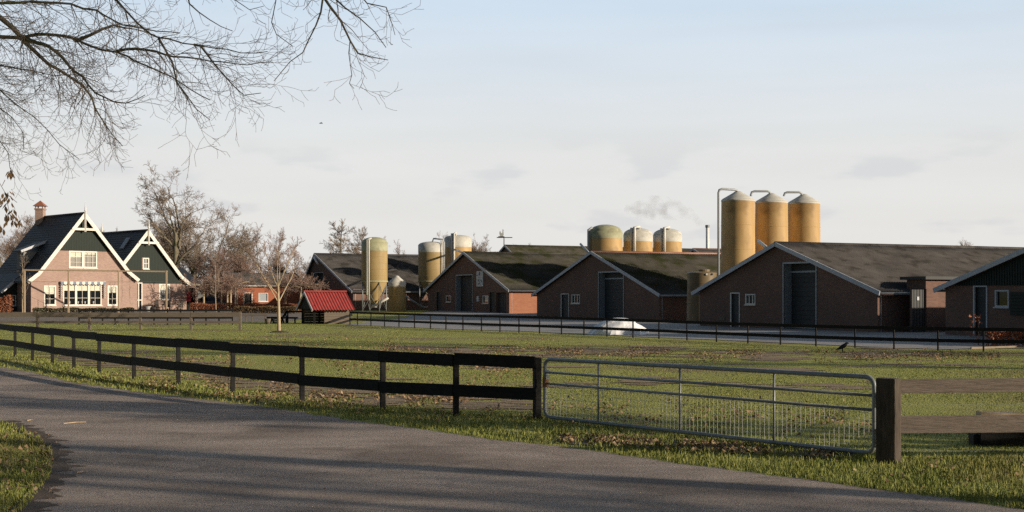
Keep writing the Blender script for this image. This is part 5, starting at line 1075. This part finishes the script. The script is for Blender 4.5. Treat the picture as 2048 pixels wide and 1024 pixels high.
# ------------------------------------------------------------------ near tree: branches hang into the picture from the left
rg = np.random.default_rng(77)
def W(px, py, Y): return np.array([PX(px, Y), Y, PZ(py, Y)])
nt_ = thing('overhanging_tree', 'bare tree whose branches hang into the upper left of the picture', 'tree', (PX(-900, 16), 16, 0))
base = np.array(nt_.location)
limbs = [  # px, py, depth ; radius start/end
    ([(-900, 1650, 16), (-880, 900, 16), (-850, 300, 16), (-800, -150, 16)], .30, .20),
    ([(-850, 300, 16), (-500, 120, 15.6), (-200, 80, 15.2), (0, 75, 15), (45, 75, 15), (75, 68, 15), (130, 72, 14.9), (150, 80, 14.9), (200, 98, 14.8), (235, 103, 14.8), (270, 120, 14.7), (320, 143, 14.6), (345, 155, 14.5), (380, 180, 14.5), (420, 200, 14.4)], .11, .006),
    ([(-820, 0, 16), (-500, -60, 15.5), (-200, -10, 15), (0, 6, 14.5), (60, 4, 14.5), (115, 6, 14.4), (190, 22, 14.4), (225, 42, 14.3), (290, 60, 14.2), (360, 66, 14.2)], .09, .006),
    ([(-820, -100, 16), (-400, -230, 15), (0, -150, 14), (180, -60, 13.6), (225, -5, 13.5), (250, 20, 13.5), (275, 45, 13.5), (300, 65, 13.5), (340, 80, 13.4), (390, 90, 13.4), (430, 95, 13.4), (480, 105, 13.3), (535, 103, 13.3)], .085, .005),
    ([(150, 80, 14.9), (185, 68, 14.9), (208, 55, 15), (228, 50, 15), (270, 62, 15), (310, 70, 15)], .03, .005),
    ([(-40, 10, 15.2), (0, 35, 15.2), (25, 55, 15.2), (45, 75, 15.3), (80, 115, 15.3), (120, 140, 15.4), (165, 170, 15.4), (180, 195, 15.4), (200, 235, 15.5), (222, 270, 15.5), (245, 292, 15.5)], .045, .005),
    ([(-500, 180, 16), (-150, 150, 15.8), (0, 178, 15.7), (20, 195, 15.7), (45, 220, 15.7), (70, 235, 15.7), (95, 260, 15.7), (120, 290, 15.7), (158, 318, 15.7)], .04, .004),
    ([(40, 75, 15), (100, 95, 14.6), (140, 130, 14.5), (165, 155, 14.4), (205, 195, 14.3), (250, 203, 14.3), (290, 190, 14.2)], .035, .005),
    ([(235, 103, 14.8), (290, 97, 14.6), (330, 110, 14.5), (370, 116, 14.4), (420, 120, 14.3), (470, 128, 14.2), (545, 124, 14.1)], .022, .004),
    ([(320, 78, 13.4), (345, 122, 13.5), (355, 165, 13.5), (372, 195, 13.5), (395, 222, 13.5), (420, 240, 13.5)], .018, .004),
    ([(400, 92, 13.4), (430, 130, 13.3), (470, 175, 13.2), (490, 190, 13.2), (522, 186, 13.2)], .016, .004),
    ([(-500, 150, 16), (-100, 120, 15.5), (0, 133, 15.3), (60, 140, 15.2), (110, 150, 15.1), (165, 150, 15), (200, 145, 15)], .03, .004),
    ([(-300, 240, 16), (-60, 270, 15.8), (0, 283, 15.8), (14, 305, 15.8), (22, 335, 15.8), (30, 356, 15.8)], .025, .004),
    ([(-60, 100, 15.5), (-20, 200, 15.4), (20, 230, 15.3), (45, 262, 15.3), (48, 300, 15.3)], .02, .004),
    ([(-800, -150, 16), (-300, -420, 14.5), (200, -380, 13), (480, -150, 12.4), (540, -40, 12.3), (553, 0, 12.3), (543, 45, 12.3), (552, 65, 12.3), (585, 92, 12.3)], .10, .004),
    ([(480, -150, 12.4), (600, -70, 12.2), (645, -5, 12.1), (630, 50, 12.1), (622, 75, 12.1), (605, 105, 12.1), (580, 125, 12.1), (548, 162, 12.1)], .03, .004),
    ([(600, -70, 12.2), (640, -15, 12.1), (660, 12, 12), (682, 42, 12), (700, 82, 12), (718, 105, 12), (742, 116, 12), (776, 120, 12)], .03, .004),
    ([(600, -70, 12.2), (655, -25, 11.9), (690, 20, 11.8), (720, 40, 11.8), (750, 62, 11.8), (772, 95, 11.8)], .022, .004),
    ([(600, -80, 12.2), (690, -30, 11.9), (735, 5, 11.8), (770, 15, 11.8), (790, 70, 11.8)], .02, .003),
    ([(700, 82, 12), (697, 105, 12), (702, 150, 12), (698, 170, 12), (708, 177, 12)], .005, .003),
    ([(225, -120, 13.8), (350, -60, 13.4), (380, 5, 13.3), (420, 40, 13.3), (465, 62, 13.2)], .03, .004),
    ([(350, -60, 13.4), (450, -40, 13), (470, 0, 13), (500, 20, 13), (528, 12, 12.9)], .02, .003)]
big, tw = [], []
def resample(pts, step):
    P = [W(*p) for p in pts]; out = []
    for i in range(len(P) - 1):
        p0, p1, p2, p3 = P[max(i - 1, 0)], P[i], P[i + 1], P[min(i + 2, len(P) - 1)]; n = max(1, int(np.linalg.norm(p2 - p1) / step))
        for k in range(n):
            t = k / n; out.append(.5 * ((2 * p1) + (-p0 + p2) * t + (2 * p0 - 5 * p1 + 4 * p2 - p3) * t * t + (-p0 + 3 * p1 - 3 * p2 + p3) * t ** 3))
    out.append(P[-1]); return out
def twig(p, d, L, r, lev):
    n = max(3, int(L / .07)); sg = L / n
    for i in range(n):
        lift = -.05 if lev < 2 and i < n * .6 else .07
        d = unit(d + rg.normal(0, .13, 3) + np.array([0, 0, lift])); q = p + d * sg; r2 = max(.0017, r * (1 - .65 / n)); tw.append((p, q, r, r2)); p, r = q, r2
        if lev < 3 and i >= 1:
            for _ in range(1 if lev == 1 else 1):
                if rg.random() < (.8 if lev == 1 else .62):
                    a = math.radians(rg.uniform(28, 60)); t = unit(np.cross(d, rg.normal(0, 1, 3))); twig(p.copy(), d * math.cos(a) + t * math.sin(a), (L * rg.uniform(.3, .55)) if lev == 1 else rg.uniform(.05, .14), max(.002, r * .65), lev + 1)
for li, (pts, ra, rb) in enumerate(limbs):
    R = resample(pts, .12)
    if big:
        nr = min((b_[1] for b_ in big), key=lambda c: np.linalg.norm(c - R[0]))
        if np.linalg.norm(nr - R[0]) > .01: R = [nr] + R
    m = len(R)
    for i in range(1, m - 1): R[i] = R[i] + rg.normal(0, .008, 3)
    for i in range(m - 1):
        t0, t1 = i / (m - 1), (i + 1) / (m - 1); f = lambda t: .85 * (rb + (ra - rb) * (1 - t) ** 1.25)
        big.append((R[i], R[i + 1], f(t0), f(t1)))
        if li == 0: continue
        px = CX + R[i][0] / R[i][1] * F; py = HOR - (R[i][2] - EYE) / R[i][1] * F
        if px < -60 or py < -70: continue
        d = unit(R[i + 1] - R[i]); sparse = li >= 14
        for _ in range(2 if sparse else (4 if px < 240 else 2)):
            if rg.random() < (.72 if sparse else .74):
                a = math.radians(rg.uniform(25, 65)); ref = rg.normal(0, 1, 3); t = unit(np.cross(d, ref)); cd = d * math.cos(a) + t * math.sin(a); cd[2] -= .12
                twig(R[i].copy(), unit(cd), rg.uniform(.25, .75) * (1 if t0 < .8 else .7) * (.52 if sparse else 1), min(f(t0) * .5, .0055), 1)
v, f = seg_arrays([(a - base, b - base, c, d) for a, b, c, d in big], 8); np_mesh('trunk', v, f, mt['bark'], nt_, smooth=True)
v, f = seg_arrays([(a - base, b - base, c, d) for a, b, c, d in tw], 3); np_mesh('crown', v, f, mt['twigfg'], nt_, smooth=True)
# withered leaf clusters hanging at the left edge
def clus(n, x0, x1, y0, y1, Y, ln):
    vv, ff = [], []
    for i in range(n):
        p = W(rg.uniform(x0, x1), rg.uniform(y0, y1), Y + rg.normal(0, .12)) - base; a = rg.uniform(0, 3.14); L = ln * rg.uniform(.6, 1.3); wd = L * .22; sx = np.array([math.cos(a) * wd, math.sin(a) * wd, 0]); dn = np.array([rg.normal(0, .3) * L, rg.normal(0, .3) * L, -L]); b = len(vv)
        vv += [p, p + dn * .45 + sx, p + dn, p + dn * .45 - sx]; ff.append((b, b + 1, b + 2, b + 3))
    return vv, ff
for n, x0, x1, y0, y1 in ((55, -35, 30, 378, 430), (30, 8, 42, 428, 446), (14, 16, 26, 338, 350), (25, -20, 10, 440, 470)):
    vv, ff = clus(n, x0, x1, y0, y1, 15.6, .075); np_mesh('leaf_cluster', np.array(vv), np.array(ff), mt['catkin'], nt_)
s_ = [(W(a, b, 15.6) - base, W(c, d, 15.6) - base, .004, .003) for a, b, c, d in ((-60, 330, -10, 350), (-10, 350, 10, 385), (10, 385, 20, 430), (-10, 350, -5, 400), (20, 430, 35, 440), (22, 335, 22, 345), (10, 360, 4, 372), (-5, 400, -8, 450), (10, 385, 34, 405))]
seg_mesh('hanging_shoot', s_, 4, mt['twigfg'], nt_)

# ------------------------------------------------------------------ hedges and shrubs (leafy, clipped)
def leafmass(name, label, cat, boxes, n, size, mat, twm=None, seed=0, group=None):
    """boxes: (x0,y0,x1,y1,width,z0,z1) runs of hedge"""
    rg = np.random.default_rng(seed); vs_, fs = [], []; tot = sum(math.dist(b[:2], b[2:4]) for b in boxes)
    root = thing(name, label, cat, (boxes[0][0], boxes[0][1], boxes[0][5]), group); off = np.array(root.location); st = []
    for b in boxes:
        L = math.dist(b[:2], b[2:4]); k = int(n * L / tot); dx, dy = (b[2] - b[0]) / L, (b[3] - b[1]) / L
        t = rg.uniform(0, L, k); h = rg.random(k) ** .75; lump = .08 * np.sin(t * 2.3) + .05 * np.sin(t * 5.1 + 1)
        wv = rg.uniform(-.5, .5, k) * b[4] * (1.0 - .25 * h); z = b[5] + h * (b[6] - b[5]) * (1 + lump)
        C = np.stack([b[0] + dx * t - dy * wv, b[1] + dy * t + dx * wv, z], 1) - off
        A = rg.normal(0, 1, (k, 3)); A /= np.linalg.norm(A, axis=1, keepdims=True); B = np.cross(A, rg.normal(0, 1, (k, 3))); B /= np.linalg.norm(B, axis=1, keepdims=True)
        s = size * rg.uniform(.6, 1.3, (k, 1)); q = len(vs_) and sum(len(x) for x in vs_)
        vs_.append(np.stack([C - A * s, C + B * s * .6, C + A * s, C - B * s * .6], 1).reshape(-1, 3)); fs.append(np.arange(k * 4).reshape(-1, 4) + q)
        for i in range(int(L * 7)):
            tt = rg.uniform(0, L); p = np.array([b[0] + dx * tt, b[1] + dy * tt, b[5]]) - off + np.array([rg.normal(0, b[4] * .2), rg.normal(0, b[4] * .2), 0]); e = p + np.array([rg.normal(0, .12), rg.normal(0, .12), (b[6] - b[5]) * rg.uniform(.6, .98)]); st.append((p, e, .012, .006))
    np_mesh('foliage', np.concatenate(vs_), np.concatenate(fs), mat, root); seg_mesh('stems', st, 3, mt['twig'], root)
    return root
def hp(px, Y): return (PX(px, Y), Y)
z1 = gzf(128)
leafmass('hedge', 'long clipped copper-brown hedge before the red outbuilding', 'hedge', [(*hp(381, 128), *hp(604, 128), .9, z1, z1 + .78)], 15000, .05, mt['hedge'], seed=1)
leafmass('shrub_border', 'mixed brown and green shrub border low in front of the copper hedge', 'shrubs', [(*hp(470, 120), *hp(600, 118), .9, gzf(119), gzf(119) + .62)], 6000, .05, M('border_leaves', (.16, .11, .06), (.26, .15, .09), 2, .9, island=[(.10, .09, .04), (.25, .15, .08), (.30, .24, .13)]), seed=2)
leafmass('hedge', 'brown-leaved shrub at the left edge before the farmhouse side wing', 'shrub', [(*hp(-40, 121), *hp(24, 121), 1.0, gzf(121), gzf(121) + 1.6)], 5000, .06, mt['hedge'], seed=3)
leafmass('shrub_border', 'low dark green planting along the foot of the farmhouse wall', 'shrubs', [(*hp(66, 121.5), *hp(268, 122), .7, gzf(121), gzf(121) + .42)], 5000, .06, M('dark_green_leaves', (.05, .065, .03), (.09, .10, .05), 3, .9, island=[(.04, .06, .025), (.08, .10, .045), (.14, .11, .06)]), seed=4)
rh = leafmass('hedge', 'brown beech hedge at the right edge behind the yard fence', 'hedge', [(*hp(1975, 51), *hp(2130, 51), .7, gzf(51), gzf(51) + .62)], 3800, .045, mt['hedge'], seed=5)
leafmass('shrub', 'sparse reddish shrub with a few tall shoots by the right barn door', 'shrub', [(*hp(1938, 52), *hp(1962, 52), .5, gzf(52), gzf(52) + 1.15)], 90, .05, mt['hedge'], seed=6)
a, b = ground(1944, 699), ground(2200, 690); q = MB(); q.beam((a[0], a[1] + .1, a[2] + .05), (b[0], b[1], b[2] + .03), .05, .08); tag(q.build('edging_board', mt['edging']), 'pale wooden edging board along the foot of the right hedge', 'edging')

# ------------------------------------------------------------------ grass, leaves, sticks
fx_, fy_ = [p[0] for p in far_px], [p[1] for p in far_px]
def roadtop(px): return np.interp(px, fx_, fy_)
nx_ = [p[1] for p in near_px]; nxx = [p[0] for p in near_px]
def is_road(px, py): return (py > roadtop(px)) & ~leftpatch(px, py)
def leftpatch(px, py): return (py > 843) & (px < np.interp(py, nx_[2:], nxx[2:])) | ((px < 0) & (py > np.interp(px, [-320, -150, 0], [815, 828, 843])))
def unproj(px, py):
    Y = F * EYE / (py - HOR)
    for _ in range(12): Y = F * (EYE - gz(Y)) / (py - HOR)
    return (px - CX) / F * Y, Y, gz(Y)
def scatter_blades(name, n, y0, y1, h0, h1, mask, wpx=.9, seed=0, px0=-250, px1=2300):
    rg = np.random.default_rng(seed); px = rg.uniform(px0, px1, n); py = rg.uniform(y0, y1, n); k = mask(px, py, rg); px, py = px[k], py[k]
    X, Y, Z = unproj(px, py); m = len(X); h = rg.uniform(h0, h1, m) * (.7 + .6 * rg.random(m)); a = rg.uniform(0, 2 * math.pi, m); wd = np.maximum(.0035, wpx * Y / F) * rg.uniform(.6, 1.2, m)
    lean = rg.uniform(.05, .7, m) * h; la = rg.uniform(0, 2 * math.pi, m)
    P = np.stack([X, Y, Z], 1); s = np.stack([np.cos(a) * wd, np.sin(a) * wd, np.zeros(m)], 1); L = np.stack([np.cos(la) * lean, np.sin(la) * lean, h], 1); mid = np.stack([np.cos(la) * lean * .3, np.sin(la) * lean * .3, h * .6], 1)
    V = np.stack([P - s, P + s, P + mid + s * .7, P + mid - s * .7, P + L], 1).reshape(-1, 3); b = (np.arange(m) * 5)[:, None]
    fcs = np.concatenate([np.concatenate([b, b + 1, b + 2], 1), np.concatenate([b, b + 2, b + 3], 1), np.concatenate([b + 3, b + 2, b + 4], 1)])
    return np_mesh(name, V, fcs, mt['blade'], kind='stuff')
def nz(px, py, s, off=0): return np.array([NO.noise((a / s + off, b / s * 3.2, off)) for a, b in zip(px, py)])
fenc_x, fenc_y = [p[0] for p in FPX] + [1770, 2300], [p[1] for p in FPX] + [922, 922]
def bare(px, py):   # trodden strips: along the yard side, behind the black fence, before the gate
    wob = 5 * np.sin(px * .013) + 3 * np.sin(px * .041 + 1)
    a = np.exp(-((py - (699 + .012 * (px - 850) + wob)) / 8) ** 2) * ((px > 780) & (px < 1900))
    f = fline(px); b = np.exp(-((py - (f - 30 + wob)) / 17) ** 2) * ((px > 120) & (px < 1060)); c = .7 * np.exp(-((py - (770 + wob)) / 6) ** 2) * (px > 1100) + .6 * np.exp(-((py - (735 + wob)) / 4) ** 2) * (px > 900)
    return np.clip(np.maximum(np.maximum(a, b), c) * (.55 + 1.3 * np.abs(nz(px, py, 45, 5.5))), 0, 1)
def fline(px): return np.interp(px, fenc_x, fenc_y)
o = scatter_blades('grass_verge', 300000, 690, 1030, .025, .075, lambda px, py, r: (~is_road(px, py)) & ((py > fline(px) - 6) | (px < 160) & (py > 840)) & (r.random(len(px)) < np.clip(.75 + .8 * nz(px, py, 70, 8), .25, 1)), seed=1); o['label'] = 'rough green grass along the road verges'
o = scatter_blades('field_grass', 420000, 648, 925, .012, .034, lambda px, py, r: (py < fline(px) - 1) & ((px < 690) | (py > np.interp(px, [690, 1038, 1434, 1788, 2064], [652, 667, 686, 700, 707]))) & (r.random(len(px)) < np.clip((.55 + 1.0 * nz(px, py, 150)) * (1 - .85 * bare(px, py)), .04, 1)), wpx=.62, seed=2); o['label'] = 'short grazed grass of the field'
def leaves(name, n, spots, size, seed, z=.012):
    rg = np.random.default_rng(seed); X, Y, Z = [], [], []
    for wgt, x0, x1, y0, y1, sl in spots:  # a band drawn from y0..y1, sloping by sl per px
        k = int(n * wgt); px = rg.uniform(x0, x1, k); c = rg.normal(0, .33, k); py = (y0 + y1) / 2 + c * (y1 - y0) / 1.2 + sl * (px - x0); keep = (nz(px, py, 60, 3.3) + rg.normal(0, .12, k) > -.06) & (py > 640) & ((name == 'road_debris') | ~is_road(px, py + 4)); a, b, c_ = unproj(px[keep], py[keep]); X.append(a); Y.append(b); Z.append(c_)
    X, Y, Z = map(np.concatenate, (X, Y, Z)); m = len(X); P = np.stack([X, Y, Z + z + rg.random(m) * .02], 1); a = rg.uniform(0, 6.28, m); s = size * rg.uniform(.5, 1.2, m); A = np.stack([np.cos(a) * s, np.sin(a) * s, rg.normal(0, .35, m) * s], 1); B = np.stack([-np.sin(a) * s * .6, np.cos(a) * s * .6, rg.normal(0, .4, m) * s], 1); up = np.stack([0 * s, 0 * s, rg.uniform(0, .5, m) * s], 1)
    V = np.stack([P - A, P + B + up, P + A, P - B + up], 1).reshape(-1, 3); return np_mesh(name, V, np.arange(m * 4).reshape(-1, 4), mt['leaf'], kind='stuff')
leaves('field_leaf_litter', 24000, [(.30, 760, 2000, 688, 708, .012), (.10, 300, 900, 668, 690, .02), (.26, 120, 1000, 735, 800, .035), (.06, 1100, 1750, 790, 860, .02), (.18, 150, 1080, 690, 735, .03), (.10, 1000, 1800, 690, 720, .02)], .036, 5)['label'] = 'brown fallen leaves scattered over the field'
leaves('gate_leaf_litter', 3200, [(1, 1120, 1740, 868, 886, .062)], .038, 6)['label'] = 'band of russet fallen leaves under the metal gate'
leaves('verge_leaf_litter', 1500, [(.25, 300, 1300, 775, 800, .068), (.25, 1250, 2048, 930, 990, .05), (.30, -20, 110, 850, 1020, .0), (.10, 1780, 2048, 900, 1000, .03)], .030, 7, z=.03)['label'] = 'fallen leaves in the verge grass'
lr = leaves('road_debris', 620, [(.45, 100, 2048, 830, 1010, .02), (.55, 85, 130, 860, 1020, 0)], .009, 8, z=.012); lr['label'] = 'small bits of leaf and grit on the road'
for (a, b, c, d), lb in (((127, 849, 172, 846), 'longest pale twig lying on the road at the left'), ((153, 948, 175, 946), 'short straight pale twig on the road below the dark shadow band'), ((54, 843, 66, 842), 'tiny pale twig on the road by the left grass')):
    q = MB(); p0 = gnd0(a, b); p1 = gnd0(c, d); mid = ((p0[0] + p1[0]) / 2, (p0[1] + p1[1]) / 2 + .04); q.tube([(*p0, .016), (*mid, .02), (*p1, .016)], .008, 5); tag(q.build('twig', mt['palewood']), lb, 'twig')
def earth():
    rg = np.random.default_rng(12); q = MB(); n = 0
    while n < 420:
        px, py = rg.uniform(60, 2048), rg.uniform(660, 830)
        if rg.random() > bare(np.array([px]), np.array([py]))[0] ** 1.3 or py > fline(px) - 3 or is_road(np.array([px]), np.array([py]))[0]: continue
        X, Y, Z = unproj(px, py); k = 11; r = rg.uniform(.12, .45) * Y / 35; ph = rg.uniform(0, 6)
        if Y > 52: continue
        q.poly([(X + r * 1.8 * math.cos(t) * (1 + .4 * math.sin(3 * t + ph)), Y + r * math.sin(t) * (1 + .4 * math.cos(2 * t + ph)), Z + .005 + n * .00003) for t in np.linspace(0, 2 * math.pi, k, endpoint=False)]); n += 1
    o = q.build('bare_earth', M('bare_earth', (.23, .16, .095), (.33, .24, .15), 3, .95, .8, 25), kind='stuff'); o['label'] = 'trodden bare earth patches in the field grass'
earth()
dk = MB(); 
rows = [[(x, y, .006) for x, y in (gnd0(px, 869 + (px - 1110) * .062 + 5 * math.sin(px * .05)) for px in range(1110, 1730, 20))], [(x, y, .006) for x, y in (gnd0(px, 884 + (px - 1110) * .062 + 4 * math.sin(px * .043 + 2)) for px in range(1110, 1730, 20))]]
dk.grid(rows); dk.build('bare_soil', mt['soil'], kind='structure')
# ------------------------------------------------------------------ smoke from the flue
def smoke():
    Y = 152; root_p = [(1412, 450, 4), (1396, 444, 8), (1375, 430, 13), (1352, 420, 17), (1328, 416, 20), (1305, 416, 21), (1282, 420, 17), (1262, 420, 12), (1250, 415, 7)]
    q = MB(); pts = [(PX(a, Y), Y, PZ(b, Y)) for a, b, c in root_p]; q.tube(pts, [c / F * Y * 1.25 for a, b, c in root_p], 14)
    m = bpy.data.materials.new('smoke_volume'); m.use_nodes = True; t = m.node_tree; t.nodes.clear(); o = N(t, 'ShaderNodeOutputMaterial'); v = N(t, 'ShaderNodeVolumePrincipled'); t.links.new(v.outputs[0], o.inputs['Volume'])
    tc = N(t, 'ShaderNodeTexCoord'); n = N(t, 'ShaderNodeTexNoise'); t.links.new(tc.outputs['Object'], n.inputs[0]); n.inputs['Scale'].default_value = .8; n.inputs['Detail'].default_value = 4
    r = N(t, 'ShaderNodeMapRange'); t.links.new(n.outputs[0], r.inputs[0]); r.inputs[1].default_value = .46; r.inputs[2].default_value = .72; r.inputs[3].default_value = 0; r.inputs[4].default_value = .42; t.links.new(r.outputs[0], v.inputs['Density']); v.inputs['Color'].default_value = (.85, .85, .90, 1)
    o = q.build('smoke', m, kind='stuff', uv=False); o['label'] = 'thin grey smoke drifting left from the steel flue'
smoke()
S.cycles.volume_step_rate = 2; S.cycles.use_denoising = False; S.cycles.max_bounces = 6
